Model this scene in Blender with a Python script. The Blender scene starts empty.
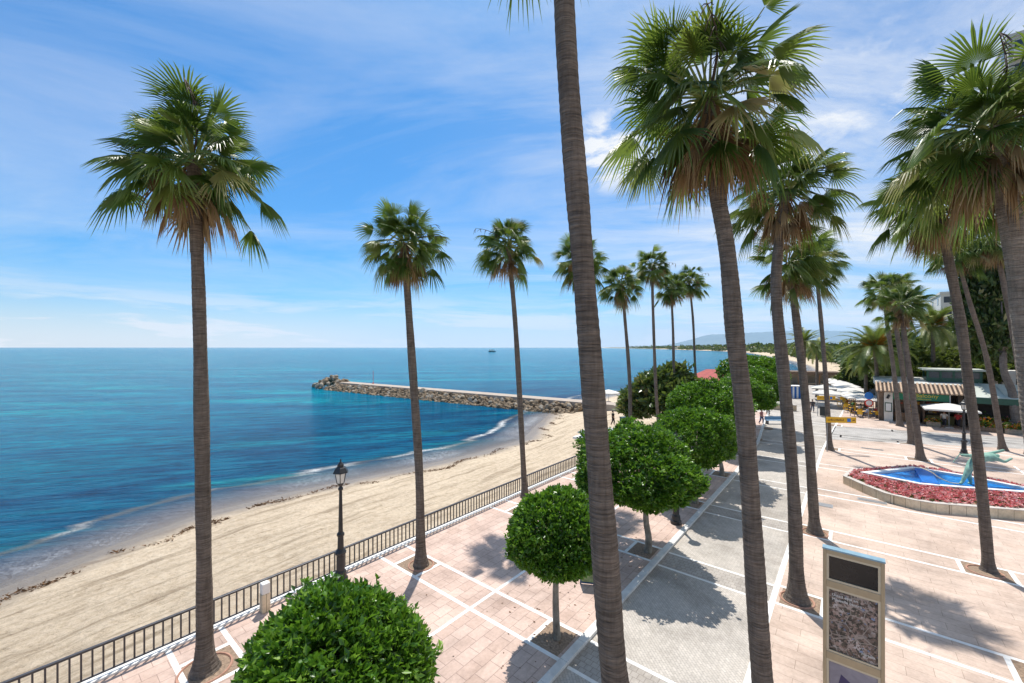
import bpy, bmesh, math, random
import numpy as np
from mathutils import Vector, Matrix, noise as mnoise
S = bpy.context.scene
COL = S.collection
R = math.radians
# ---- frame of the place: x right, y away from the balcony, z up; the promenade runs along u, inland is v
F, H = 410.0, 9.0
ANG = math.atan2(338, 410)
sA, cA = math.sin(ANG), math.cos(ANG)
def W(u, v, z=0.0): return (u*sA + v*cA, u*cA - v*sA, z)
def UV(X, Y): return (X*sA + Y*cA, X*cA - Y*sA)
def G(px, py, z=0.0):                      # survey: ground point seen at a pixel -> (v, u)
    Y = F*(H-z)/(py-347); X = (px-512)*Y/F
    u, v = UV(X, Y); return (v, u)
# ---------------------------------------------------------------- node helpers
def mat(name):
    m = bpy.data.materials.new(name); m.use_nodes = True
    nt = m.node_tree; b = nt.nodes['Principled BSDF']
    return m, nt, b
def N(nt, t, **kw):
    n = nt.nodes.new(t)
    for k, v in kw.items():
        if k.startswith('i_'): n.inputs[k[2:].replace('_', ' ')].default_value = v
        else: setattr(n, k, v)
    return n
def ramp(nt, fac, stops, interp='LINEAR'):
    r = nt.nodes.new('ShaderNodeValToRGB'); r.color_ramp.interpolation = interp
    e = r.color_ramp.elements
    while len(e) < len(stops): e.new(0.5)
    for i, (p, c) in enumerate(stops):
        e[i].position = p; e[i].color = (*c, 1) if len(c) == 3 else c
    nt.links.new(fac, r.inputs[0]); return r.outputs[0]
def coords(nt, scale=(1, 1, 1), src='Object', rot=(0, 0, 0)):
    tc = nt.nodes.new('ShaderNodeTexCoord'); mp = nt.nodes.new('ShaderNodeMapping')
    mp.inputs['Scale'].default_value = scale; mp.inputs['Rotation'].default_value = rot
    nt.links.new(tc.outputs[src], mp.inputs[0]); return mp.outputs[0]
def coords2(nt, rot, scale):
    a = coords(nt, (1, 1, 1), rot=(0, 0, rot)); mp = nt.nodes.new('ShaderNodeMapping'); mp.inputs['Scale'].default_value = scale
    nt.links.new(a, mp.inputs[0]); return mp.outputs[0]
def noise(nt, vec, scale, detail=4, rough=0.55, dist=0.0):
    n = N(nt, 'ShaderNodeTexNoise'); n.inputs['Scale'].default_value = scale
    n.inputs['Detail'].default_value = detail; n.inputs['Roughness'].default_value = rough
    n.inputs['Distortion'].default_value = dist
    nt.links.new(vec, n.inputs['Vector']); return n.outputs['Fac']
def mixc(nt, fac, a, b, mode='MIX'):
    m = N(nt, 'ShaderNodeMix', data_type='RGBA', blend_type=mode)
    for sock, val in ((m.inputs[0], fac), (m.inputs[6], a), (m.inputs[7], b)):
        if isinstance(val, (int, float)): sock.default_value = val
        elif isinstance(val, tuple): sock.default_value = (*val, 1) if len(val) == 3 else val
        else: nt.links.new(val, sock)
    return m.outputs[2]
def math_(nt, op, a, b=None, c=None):
    m = N(nt, 'ShaderNodeMath', operation=op)
    for i, v in enumerate((a, b, c)):
        if v is None: continue
        if isinstance(v, (int, float)): m.inputs[i].default_value = v
        else: nt.links.new(v, m.inputs[i])
    return m.outputs[0]
def bump(nt, b, h, strength=0.4, dist=0.02):
    n = N(nt, 'ShaderNodeBump'); n.inputs['Strength'].default_value = strength; n.inputs['Distance'].default_value = dist
    nt.links.new(h, n.inputs['Height']); nt.links.new(n.outputs[0], b.inputs['Normal'])
def plain(name, col, rough=0.6, metal=0.0, var=0.12, scale=6.0, spec=0.5, bmp=0.0):
    m, nt, b = mat(name)
    f = noise(nt, coords(nt), scale, 5)
    c = ramp(nt, f, [(0.3, tuple(x*(1-var) for x in col)), (0.7, tuple(min(1, x*(1+var)) for x in col))])
    nt.links.new(c, b.inputs['Base Color'])
    b.inputs['Roughness'].default_value = rough; b.inputs['Metallic'].default_value = metal
    b.inputs['Specular IOR Level'].default_value = spec
    if bmp: bump(nt, b, f, bmp, 0.02)
    return m
def leafmat(name, stops, rough=0.42, trans=0.25, spec=0.5, tcol=None):
    m, nt, b = mat(name)
    at = N(nt, 'ShaderNodeAttribute', attribute_name='var')
    c = ramp(nt, at.outputs['Fac'], stops)
    nt.links.new(c, b.inputs['Base Color']); b.inputs['Roughness'].default_value = rough
    b.inputs['Specular IOR Level'].default_value = spec
    tr = N(nt, 'ShaderNodeBsdfTranslucent')
    c2 = mixc(nt, 0.6, c, tcol or (0.30, 0.42, 0.05))
    nt.links.new(c2, tr.inputs[0])
    mx = N(nt, 'ShaderNodeMixShader'); mx.inputs[0].default_value = trans
    out = nt.nodes['Material Output']
    nt.links.new(b.outputs[0], mx.inputs[1]); nt.links.new(tr.outputs[0], mx.inputs[2]); nt.links.new(mx.outputs[0], out.inputs[0])
    return m
# ---------------------------------------------------------------- mesh helpers
class MB:
    """collects geometry of ONE part"""
    def __init__(self): self.v = []; self.f = []; self.var = []; self.mi = []; self.m = 0
    def add(self, vs, fs, var=0.5):
        o = len(self.v); self.v += [tuple(p) for p in vs]; self.f += [tuple(i+o for i in f) for f in fs]
        self.var += [var]*len(vs); self.mi += [self.m]*len(fs)
    def box(self, x0, x1, y0, y1, z0, z1, var=0.5):
        vs = [(x, y, z) for z in (z0, z1) for y in (y0, y1) for x in (x0, x1)]
        self.add(vs, [(0, 2, 3, 1), (4, 5, 7, 6), (0, 1, 5, 4), (2, 6, 7, 3), (0, 4, 6, 2), (1, 3, 7, 5)], var)
    def prism(self, pts, z0, z1, top=True, bottom=False):
        n = len(pts); vs = [(x, y, z0) for x, y in pts] + [(x, y, z1) for x, y in pts]
        fs = [(i, (i+1) % n, n+(i+1) % n, n+i) for i in range(n)]
        if top: fs.append(tuple(range(n, 2*n)))
        if bottom: fs.append(tuple(range(n-1, -1, -1)))
        self.add(vs, fs)
    def tube(self, pts, rad, sides=8, cap=True, var=0.5):
        P = [Vector(p) for p in pts]; n = len(P)
        if not hasattr(rad, '__len__'): rad = [rad]*n
        vs = []; fs = []
        T0 = (P[1]-P[0]).normalized(); up = Vector((1, 0, 0)) if abs(T0.x) < 0.8 else Vector((0, 1, 0))
        for i in range(n):
            T = (P[min(i+1, n-1)] - P[max(i-1, 0)]).normalized()
            A = (up - T*up.dot(T)).normalized(); B = T.cross(A); up = A
            for k in range(sides):
                a = 2*math.pi*k/sides; vs.append(P[i] + (A*math.cos(a) + B*math.sin(a))*rad[i])
        for i in range(n-1):
            for k in range(sides):
                k2 = (k+1) % sides; fs.append((i*sides+k, i*sides+k2, (i+1)*sides+k2, (i+1)*sides+k))
        if cap: fs.append(tuple(range(sides-1, -1, -1))); fs.append(tuple((n-1)*sides+k for k in range(sides)))
        self.add(vs, fs, var)
    def lathe(self, prof, sides=16, cx=0, cy=0):
        vs = []; fs = []; n = len(prof)
        for r, z in prof:
            for k in range(sides):
                a = 2*math.pi*(k+0.5)/sides; vs.append((cx+r*math.cos(a), cy+r*math.sin(a), z))
        for i in range(n-1):
            for k in range(sides):
                k2 = (k+1) % sides; fs.append((i*sides+k, i*sides+k2, (i+1)*sides+k2, (i+1)*sides+k))
        fs.append(tuple(range(sides-1, -1, -1))); fs.append(tuple((n-1)*sides+k for k in range(sides)))
        self.add(vs, fs)
    def disc(self, c, r, axis, th=0.03, sides=24):
        c = Vector(c); ax = Vector(axis).normalized()
        self.tube([c - ax*th/2, c + ax*th/2], r, sides)
    def mesh(self, name, m, smooth=False):
        me = bpy.data.meshes.new(name); me.from_pydata(self.v, [], self.f)
        ms = m if isinstance(m, (list, tuple)) else [m]
        for x in ms: me.materials.append(x)
        if len(ms) > 1: me.polygons.foreach_set('material_index', self.mi)
        a = me.attributes.new('var', 'FLOAT', 'POINT'); a.data.foreach_set('value', self.var)
        if smooth: me.polygons.foreach_set('use_smooth', [True]*len(self.f))
        me.update(); return me
    def build(self, name, m, parent=None, smooth=False, loc=None, bevel=0):
        o = link(name, self.mesh(name, m, smooth), parent)
        if loc is not None: o.location = loc
        if bevel:
            b = o.modifiers.new('bevel', 'BEVEL'); b.width = bevel; b.segments = 2; b.limit_method = 'ANGLE'
        return o
def link(name, data, parent=None):
    o = bpy.data.objects.new(name, data); COL.objects.link(o)
    if parent: o.parent = parent
    return o
def mesh_np(name, V, T, m, var=None, quads=False):
    k = 4 if quads else 3
    me = bpy.data.meshes.new(name); V = np.asarray(V, np.float32); T = np.asarray(T, np.int32)
    me.vertices.add(len(V)); me.vertices.foreach_set('co', V.ravel())
    me.loops.add(T.size); me.loops.foreach_set('vertex_index', T.ravel())
    me.polygons.add(len(T)); me.polygons.foreach_set('loop_start', np.arange(len(T), dtype=np.int32)*k)
    if var is not None:
        a = me.attributes.new('var', 'FLOAT', 'POINT'); a.data.foreach_set('value', np.asarray(var, np.float32))
    me.materials.append(m); me.update(calc_edges=True); return me
def tag(o, label=None, cat=None, group=None, kind=None):
    if label: o['label'] = label
    if cat: o['category'] = cat
    if group: o['group'] = group
    if kind: o['kind'] = kind
    return o
def thing(name, label, cat, loc=(0, 0, 0), rz=0.0, group=None):
    o = link(name, None); o.empty_display_size = 0.3; o.location = loc; o.rotation_euler = (0, 0, rz)
    return tag(o, label, cat, group)
def struct(o, label=None, cat=None):
    o['kind'] = 'structure'
    return o
def local(o): o.rotation_euler = (0, 0, -ANG); return o           # mesh given as (v, u, z)
def copy_tree(o, parent=None):
    c = o.copy(); COL.objects.link(c); c.parent = parent
    for ch in list(o.children): copy_tree(ch, c)
    return c
def leaves_np(rng, P, D, L, Wd, fold=0.25, nref=None):
    """kite leaves folded along the midrib: P base, D direction, L length, Wd half width"""
    n = len(P); D = D/np.linalg.norm(D, axis=1, keepdims=True)
    A = rng.normal(size=(n, 3)) if nref is None else nref + rng.normal(size=(n, 3))*0.35
    Sd = np.cross(D, A); Sd /= np.linalg.norm(Sd, axis=1, keepdims=True)+1e-9
    Nn = np.cross(Sd, D)
    L = np.broadcast_to(np.asarray(L, float), (n,))[:, None]; Wd = np.broadcast_to(np.asarray(Wd, float), (n,))[:, None]
    mid = P + D*L*0.45
    V = np.stack([P, mid + Sd*Wd + Nn*Wd*fold, P + D*L - Nn*L*0.12, mid - Sd*Wd + Nn*Wd*fold], 1).reshape(-1, 3)
    b = np.arange(n)*4
    T = np.concatenate([np.stack([b, b+2, b+1], 1), np.stack([b, b+3, b+2], 1)])
    return V, T
SKY_STR, CLOUD, SUN_E, EXPO, HAZE = 0.096, 9.2, 4.8, 0.18, 2.2e-5
# ================================================================ materials
def trunkmat(name, dark, light, zsc=16.0, scale=1.0):
    m, nt, b = mat(name)
    v = coords(nt, (2.5, 2.5, zsc)); f = noise(nt, v, 1.0, 6, 0.65, 0.25)
    v2 = coords(nt, (1, 1, 1)); g = noise(nt, v2, 1.3, 4)
    v3 = coords(nt, (14, 14, 1.6)); h = noise(nt, v3, 1.0, 5, 0.65)
    c = ramp(nt, f, [(0.33, dark), (0.5, tuple((a+b_)/2 for a, b_ in zip(dark, light))), (0.72, light)])
    c = mixc(nt, 0.5, c, ramp(nt, g, [(0.32, (0.48, 0.45, 0.42)), (0.5, (0.95, 0.93, 0.9)), (0.68, (1.35, 1.25, 1.15))]), 'MULTIPLY')
    c = mixc(nt, 0.35, c, ramp(nt, h, [(0.38, (0.45, 0.43, 0.42)), (0.55, (1.1, 1.1, 1.1))]), 'MULTIPLY')
    nt.links.new(c, b.inputs['Base Color']); b.inputs['Roughness'].default_value = 0.85
    b.inputs['Specular IOR Level'].default_value = 0.2
    cr = noise(nt, coords(nt, (5, 5, 9)), 1.0, 6, 0.7, 1.0)
    bump(nt, b, math_(nt, 'ADD', f, math_(nt, 'MULTIPLY', cr, 0.8)), 1.0, 0.07); return m
M = {}
M['palm_trunk'] = trunkmat('palm_trunk', (0.105, 0.086, 0.072), (0.31, 0.258, 0.215), 42.0)
M['pale_trunk'] = trunkmat('pale_palm_trunk', (0.17, 0.14, 0.115), (0.46, 0.40, 0.34), 42.0)
M['tree_trunk'] = trunkmat('tree_trunk', (0.20, 0.175, 0.14), (0.42, 0.38, 0.32), 3.0)
M['fan'] = leafmat('fan_leaf', [(0.0, (0.02, 0.052, 0.011)), (0.38, (0.065, 0.13, 0.024)), (0.64, (0.15, 0.22, 0.042)), (0.86, (0.30, 0.32, 0.10)), (1.0, (0.44, 0.36, 0.19))], 0.40, 0.38, 0.55)
M['dead'] = leafmat('dead_frond', [(0.0, (0.13, 0.075, 0.035)), (0.5, (0.30, 0.19, 0.095)), (1.0, (0.50, 0.36, 0.20))], 0.7, 0.2, 0.2, (0.45, 0.28, 0.12))
M['date'] = leafmat('date_leaf', [(0.0, (0.05, 0.085, 0.02)), (0.5, (0.14, 0.185, 0.05)), (1.0, (0.34, 0.34, 0.11))], 0.45, 0.2, 0.4)
M['orange'] = leafmat('date_stalks', [(0.0, (0.45, 0.20, 0.02)), (1.0, (0.7, 0.38, 0.05))], 0.6, 0.1, 0.3, (0.6, 0.3, 0.05))
M['ficus'] = leafmat('clipped_leaf', [(0.0, (0.014, 0.045, 0.006)), (0.35, (0.045, 0.125, 0.012)), (0.65, (0.115, 0.25, 0.022)), (1.0, (0.27, 0.43, 0.05))], 0.34, 0.3, 0.5, (0.25, 0.5, 0.03))
M['magnolia'] = leafmat('broad_leaf', [(0.0, (0.025, 0.055, 0.014)), (0.45, (0.08, 0.13, 0.035)), (0.75, (0.19, 0.22, 0.07)), (1.0, (0.26, 0.17, 0.07))], 0.35, 0.2, 0.5)
M['olive'] = leafmat('olive_leaf', [(0.0, (0.035, 0.055, 0.012)), (0.5, (0.10, 0.13, 0.03)), (1.0, (0.24, 0.25, 0.06))], 0.5, 0.25, 0.4)
M['darkleaf'] = leafmat('dark_leaf', [(0.0, (0.016, 0.034, 0.010)), (0.5, (0.045, 0.08, 0.02)), (0.8, (0.10, 0.14, 0.035)), (1.0, (0.26, 0.25, 0.12))], 0.45, 0.2, 0.4)
M['white'] = plain('white_stone', (0.78, 0.76, 0.72), 0.6, var=0.05)
M['line'] = plain('white_paving_line', (0.80, 0.78, 0.74), 0.6, var=0.10, scale=3)
M['black'] = plain('black_iron', (0.022, 0.022, 0.024), 0.42, 0.0, 0.25)
M['rail'] = plain('railing_paint', (0.045, 0.043, 0.047), 0.38, 0.0, 0.3)
M['kerb'] = plain('kerb_stone', (0.66, 0.64, 0.60), 0.65, var=0.14, scale=2.5)
M['soil'] = plain('soil', (0.27, 0.19, 0.13), 0.95, var=0.4, scale=14, bmp=0.6)
M['brickring'] = plain('terracotta_ring', (0.42, 0.23, 0.16), 0.9, var=0.2)
M['glass'] = plain('lantern_glass', (0.75, 0.73, 0.66), 0.25, var=0.06)
M['concrete'] = plain('concrete', (0.52, 0.48, 0.43), 0.85, var=0.12, scale=1.5)
M['green'] = plain('green_paint', (0.012, 0.075, 0.045), 0.45, var=0.15)
M['sign_green'] = plain('sign_green', (0.005, 0.19, 0.09), 0.4, var=0.05)
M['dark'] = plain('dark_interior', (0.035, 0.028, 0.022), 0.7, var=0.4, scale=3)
M['canvas'] = plain('canvas', (0.66, 0.63, 0.57), 0.8, var=0.06)
M['yellow'] = plain('yellow_plastic', (0.72, 0.42, 0.02), 0.4, var=0.06)
M['sign_yellow'] = plain('yellow_sign_paint', (0.80, 0.44, 0.01), 0.4, var=0.05)
M['blue'] = plain('blue_sign_paint', (0.01, 0.19, 0.62), 0.35, var=0.04)
M['red'] = plain('red_sign_paint', (0.70, 0.05, 0.02), 0.35, var=0.04)
M['grey'] = plain('grey_metal', (0.33, 0.33, 0.33), 0.5, 0.3, var=0.1)
M['plaster'] = plain('cream_plaster', (0.72, 0.68, 0.60), 0.85, var=0.06, scale=1.0)
M['plaster2'] = plain('beige_plaster', (0.52, 0.47, 0.40), 0.85, var=0.06, scale=1.0)
M['window'] = plain('dark_window', (0.05, 0.065, 0.08), 0.12, var=0.2)
M['wood'] = plain('brown_wood', (0.26, 0.14, 0.07), 0.6, var=0.25)
M['bronze'] = plain('green_bronze', (0.22, 0.40, 0.31), 0.6, 0.0, var=0.3, scale=5)
M['rope'] = plain('rope', (0.62, 0.56, 0.42), 0.9)
M['skin'] = plain('skin', (0.50, 0.30, 0.21), 0.55, var=0.05)
M['hair'] = plain('dark_hair', (0.03, 0.02, 0.014), 0.6)
M['totem'] = plain('champagne_metal', (0.40, 0.33, 0.22), 0.42, 0.45, var=0.07)
M['poster_purple'] = None
# pavers ----------------------------------------------------------
def paver(name, base, alt, mortar, bw, bh, msize, rot=0.0, bmp=0.25, big=0.6, off=0.5):
    m, nt, b = mat(name)
    v = coords(nt, (1, 1, 1), rot=(0, 0, rot))
    br = N(nt, 'ShaderNodeTexBrick', offset=off)
    br.inputs['Scale'].default_value = 1.0; br.inputs['Brick Width'].default_value = bw; br.inputs['Row Height'].default_value = bh
    br.inputs['Mortar Size'].default_value = msize; br.inputs['Bias'].default_value = 0.0; br.inputs['Mortar Smooth'].default_value = 0.2
    br.inputs['Color1'].default_value = (*base, 1); br.inputs['Color2'].default_value = (*alt, 1); br.inputs['Mortar'].default_value = (*mortar, 1)
    nt.links.new(v, br.inputs['Vector'])
    g = noise(nt, v, big, 6, 0.6); g2 = noise(nt, v, 9.0, 5, 0.7)
    c = mixc(nt, 0.8, br.outputs['Color'], ramp(nt, g, [(0.32, (0.70, 0.69, 0.68)), (0.52, (1.0, 0.99, 0.98)), (0.7, (1.12, 1.10, 1.08))]), 'MULTIPLY')
    st_ = noise(nt, v, 0.17, 5, 0.75, 0.8); c = mixc(nt, 0.55, c, ramp(nt, st_, [(0.40, (0.72, 0.70, 0.68)), (0.50, (1, 1, 1))]), 'MULTIPLY')
    c = mixc(nt, 0.6, c, ramp(nt, g2, [(0.3, (0.76, 0.75, 0.74)), (0.65, (1.1, 1.1, 1.1))]), 'MULTIPLY')
    nt.links.new(c, b.inputs['Base Color']); b.inputs['Roughness'].default_value = 0.75
    b.inputs['Specular IOR Level'].default_value = 0.25
    h = math_(nt, 'ADD', math_(nt, 'MULTIPLY', br.outputs['Fac'], -1.0), math_(nt, 'MULTIPLY', g2, 0.5))
    bump(nt, b, h, bmp, 0.01); return m
M['prom'] = paver('pink_pavers', (0.56, 0.41, 0.335), (0.64, 0.485, 0.405), (0.36, 0.26, 0.22), 0.62, 0.42, 0.010, R(90))
M['plaza'] = paver('beige_pavers', (0.56, 0.435, 0.355), (0.62, 0.49, 0.405), (0.38, 0.29, 0.23), 1.2, 0.42, 0.008)
M['road'] = paver('grey_setts', (0.47, 0.43, 0.38), (0.545, 0.50, 0.445), (0.36, 0.33, 0.295), 0.17, 0.085, 0.008, R(45), 0.3)
M['band'] = paver('dark_setts', (0.41, 0.375, 0.335), (0.47, 0.43, 0.385), (0.28, 0.25, 0.225), 0.2, 0.2, 0.009, 0, 0.3)
M['sidest'] = paver('side_street_setts', (0.42, 0.40, 0.375), (0.47, 0.45, 0.42), (0.33, 0.31, 0.29), 0.3, 0.15, 0.01, 0, 0.3)
M['stonewall'] = paver('limestone_slabs', (0.70, 0.58, 0.41), (0.80, 0.69, 0.52), (0.36, 0.29, 0.20), 0.6, 2.0, 0.012, 0, 0.3, 1.2, 0.0)
# sand ------------------------------------------------------------
m, nt, b = mat('sand'); M['sand'] = m
v = coords(nt, (1, 1, 1)); at = N(nt, 'ShaderNodeAttribute', attribute_name='var')
vr = coords2(nt, ANG - R(90), (0.22, 2.6, 1)); vt = coords2(nt, ANG - R(90) - R(6), (0.12, 1.5, 1))
g1 = noise(nt, v, 0.35, 6, 0.6); g2 = noise(nt, v, 3.2, 8, 0.72); g3 = noise(nt, vr, 0.8, 7, 0.7); g4 = noise(nt, v, 4.5, 9, 0.82); g5 = noise(nt, vt, 1.0, 4, 0.6, 0.3)
dry = ramp(nt, g2, [(0.25, (0.48, 0.37, 0.25)), (0.5, (0.65, 0.53, 0.385)), (0.75, (0.76, 0.64, 0.49))])
dry = mixc(nt, 0.7, dry, ramp(nt, g3, [(0.34, (0.62, 0.59, 0.55)), (0.52, (1.02, 1.01, 1.0))]), 'MULTIPLY')
dry = mixc(nt, 0.6, dry, ramp(nt, g5, [(0.38, (0.56, 0.53, 0.49)), (0.44, (1.0, 1.0, 1.0))]), 'MULTIPLY')
dry = mixc(nt, 0.65, dry, ramp(nt, g4, [(0.34, (0.42, 0.39, 0.35)), (0.47, (1.0, 1.0, 1.0))]), 'MULTIPLY')
dry = mixc(nt, 0.5, dry, ramp(nt, g1, [(0.3, (0.82, 0.80, 0.78)), (0.7, (1.08, 1.08, 1.08))]), 'MULTIPLY')
dj = math_(nt, 'ADD', at.outputs['Fac'], math_(nt, 'MULTIPLY', math_(nt, 'SUBTRACT', g1, 0.5), 1.6))
wet = math_(nt, 'SUBTRACT', 1.0, math_(nt, 'SMOOTH_MIN', math_(nt, 'MAXIMUM', math_(nt, 'DIVIDE', math_(nt, 'SUBTRACT', dj, 0.8), 1.9), 0.0), 1.0, 0.1))
c = mixc(nt, wet, dry, (0.27, 0.22, 0.175))
c = mixc(nt, ramp(nt, math_(nt, 'MULTIPLY', math_(nt, 'SUBTRACT', at.outputs['Fac'], 45.0), 0.03), [(0.0, (0, 0, 0)), (1.0, (1, 1, 1))]), c, ramp(nt, g1, [(0.3, (0.07, 0.09, 0.03)), (0.7, (0.22, 0.2, 0.11))]))
nt.links.new(c, b.inputs['Base Color']); b.inputs['Specular IOR Level'].default_value = 0.3
rg = N(nt, 'ShaderNodeMapRange'); rg.inputs['To Min'].default_value = 0.95; rg.inputs['To Max'].default_value = 0.32
nt.links.new(wet, rg.inputs[0]); nt.links.new(rg.outputs[0], b.inputs['Roughness'])
bump(nt, b, math_(nt, 'ADD', math_(nt, 'ADD', g2, math_(nt, 'MULTIPLY', g4, 0.7)), math_(nt, 'MULTIPLY', g3, 1.5)), 1.0, 0.14)
# sea -------------------------------------------------------------
m, nt, b = mat('sea_water'); M['sea'] = m
at = N(nt, 'ShaderNodeAttribute', attribute_name='var')          # metres seaward of the waterline
v = coords(nt, (1, 1, 1)); vb = coords2(nt, R(-16), (0.30, 1.5, 1))
vl = coords2(nt, R(-6), (0.018, 0.10, 1))
patch = noise(nt, vl, 1.0, 5, 0.6, 0.4); patch2 = noise(nt, vb, 0.12, 5, 0.6, 0.5)
dn = math_(nt, 'ADD', at.outputs['Fac'], math_(nt, 'MULTIPLY', math_(nt, 'SUBTRACT', patch2, 0.5), 6.0))
deep = ramp(nt, patch, [(0.28, (0.001, 0.10, 0.215)), (0.50, (0.001, 0.155, 0.27)), (0.62, (0.001, 0.225, 0.315)), (0.78, (0.003, 0.30, 0.35))])
near = ramp(nt, patch2, [(0.36, (0.003, 0.055, 0.14)), (0.54, (0.003, 0.10, 0.195)), (0.72, (0.008, 0.20, 0.255))])
c = mixc(nt, ramp(nt, math_(nt, 'DIVIDE', dn, 60.0), [(0.15, (0, 0, 0)), (1.0, (1, 1, 1))]), near, deep)
shal = ramp(nt, math_(nt, 'DIVIDE', dn, 5.5), [(0.0, (1, 1, 1)), (1.0, (0, 0, 0))])
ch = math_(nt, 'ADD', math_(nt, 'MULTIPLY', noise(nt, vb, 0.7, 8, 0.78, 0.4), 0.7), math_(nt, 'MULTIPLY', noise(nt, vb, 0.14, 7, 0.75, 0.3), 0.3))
c = mixc(nt, 0.9, c, ramp(nt, ch, [(0.40, (0.30, 0.38, 0.50)), (0.5, (0.92, 0.94, 0.97)), (0.60, (1.8, 1.6, 1.35))]), 'MULTIPLY')  # light and shade of the ripples painted into the water colour
c = mixc(nt, shal, c, (0.15, 0.165, 0.22))
# foam
vf = coords(nt, (1, 1, 1), rot=(0, 0, 0)); fo = noise(nt, vf, 1.9, 9, 0.72, 1.4)
line1 = math_(nt, 'SUBTRACT', 1.0, math_(nt, 'MINIMUM', math_(nt, 'MULTIPLY', math_(nt, 'ABSOLUTE', math_(nt, 'SUBTRACT', dn, 4.9)), 1.6), 1.0))
edge = math_(nt, 'SUBTRACT', 1.0, math_(nt, 'MINIMUM', math_(nt, 'DIVIDE', math_(nt, 'ABSOLUTE', math_(nt, 'SUBTRACT', at.outputs['Fac'], 1.3)), 2.7), 1.0))
lace = math_(nt, 'SUBTRACT', 1.0, math_(nt, 'MINIMUM', math_(nt, 'MULTIPLY', math_(nt, 'ABSOLUTE', math_(nt, 'SUBTRACT', fo, 0.5)), 13.0), 1.0))
gate = ramp(nt, noise(nt, v, 0.13, 3), [(0.42, (0, 0, 0)), (0.62, (1, 1, 1))])
foam = math_(nt, 'MULTIPLY', math_(nt, 'ADD', math_(nt, 'MULTIPLY', line1, gate), math_(nt, 'MULTIPLY', math_(nt, 'MULTIPLY', edge, 0.9), math_(nt, 'ADD', math_(nt, 'MULTIPLY', gate, 0.75), 0.25))), math_(nt, 'ADD', lace, math_(nt, 'MULTIPLY', line1, 0.35)))
foam = math_(nt, 'MINIMUM', foam, 1.0)
c = mixc(nt, math_(nt, 'MULTIPLY', line1, 0.55), c, (0.22, 0.19, 0.15))
c = mixc(nt, foam, c, (0.80, 0.81, 0.80))
nt.links.new(c, b.inputs['Base Color'])
b.inputs['Roughness'].default_value = 0.12; b.inputs['IOR'].default_value = 1.33; b.inputs['Specular IOR Level'].default_value = 0.012
al = ramp(nt, math_(nt, 'DIVIDE', math_(nt, 'ADD', at.outputs['Fac'], math_(nt, 'MULTIPLY', foam, 4)), 7.0), [(0.0, (0.10, 0.10, 0.10)), (0.35, (0.6, 0.6, 0.6)), (1.0, (1, 1, 1))])
nt.links.new(al, b.inputs['Alpha'])
w1 = noise(nt, vb, 1.1, 6, 0.6, 0.3); w2 = noise(nt, vb, 4.5, 4, 0.6)
bump(nt, b, math_(nt, 'ADD', w1, math_(nt, 'MULTIPLY', w2, 0.5)), 1.0, 0.5)
M['rock'] = plain('armour_rock', (0.22, 0.16, 0.10), 0.9, var=0.45, scale=1.2, bmp=0.7)
M['rock_grey'] = plain('grey_armour_rock', (0.34, 0.29, 0.225), 0.9, var=0.35, scale=1.2, bmp=0.7)
M['weed'] = leafmat('seaweed', [(0.0, (0.09, 0.05, 0.025)), (1.0, (0.22, 0.12, 0.06))], 0.9, 0.0, 0.1)
M['flowers'] = leafmat('flowers', [(0.0, (0.03, 0.09, 0.015)), (0.30, (0.05, 0.14, 0.02)), (0.34, (0.70, 0.16, 0.17)), (0.70, (0.86, 0.36, 0.35)), (1.0, (0.92, 0.62, 0.58))], 0.6, 0.2, 0.2, (0.6, 0.15, 0.12))
M['planter_flowers'] = leafmat('planter_flowers', [(0.0, (0.03, 0.09, 0.015)), (0.55, (0.09, 0.2, 0.03)), (0.6, (0.75, 0.5, 0.04)), (0.85, (0.7, 0.06, 0.03)), (1.0, (0.8, 0.75, 0.7))], 0.6, 0.2, 0.2)
M['pool'] = plain('pool_tile', (0.01, 0.16, 0.55), 0.3, var=0.15, scale=2)
m, nt, b = mat('pool_water'); M['pool_water'] = m
f = noise(nt, coords(nt, (1, 1, 1)), 3.0, 5, 0.6, 1.0)
nt.links.new(ramp(nt, f, [(0.35, (0.008, 0.12, 0.42)), (0.6, (0.02, 0.24, 0.62)), (0.75, (0.14, 0.45, 0.75))]), b.inputs['Base Color'])
b.inputs['Roughness'].default_value = 0.06; b.inputs['IOR'].default_value = 1.33; bump(nt, b, f, 0.3, 0.05)
# aerial map poster: a mosaic of roofs, streets and dark gaps
m, nt, b = mat('aerial_map_print'); M['map'] = m
v = coords(nt, (1, 1, 1), rot=(0.0, R(28), 0.0))
vo = N(nt, 'ShaderNodeTexVoronoi', feature='F1', distance='MANHATTAN'); vo.inputs['Scale'].default_value = 22.0; nt.links.new(v, vo.inputs['Vector'])
sp = N(nt, 'ShaderNodeSeparateColor'); nt.links.new(vo.outputs['Color'], sp.inputs[0])
c = ramp(nt, sp.outputs[0], [(0.0, (0.05, 0.045, 0.04)), (0.22, (0.16, 0.11, 0.09)), (0.42, (0.28, 0.20, 0.17)), (0.6, (0.10, 0.09, 0.07)), (0.72, (0.38, 0.30, 0.27)), (0.9, (0.45, 0.41, 0.40)), (0.97, (0.2, 0.27, 0.42))], 'CONSTANT')
g = noise(nt, v, 3.5, 4); c = mixc(nt, 0.8, c, ramp(nt, g, [(0.38, (0.35, 0.33, 0.3)), (0.6, (1.1, 1.05, 1.0))]), 'MULTIPLY')
vo2 = N(nt, 'ShaderNodeTexVoronoi', feature='DISTANCE_TO_EDGE'); vo2.inputs['Scale'].default_value = 3.2; nt.links.new(v, vo2.inputs['Vector'])
c = mixc(nt, ramp(nt, vo2.outputs[0], [(0.015, (0.75, 0.75, 0.75)), (0.035, (0, 0, 0))]), c, (0.36, 0.31, 0.27))
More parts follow.
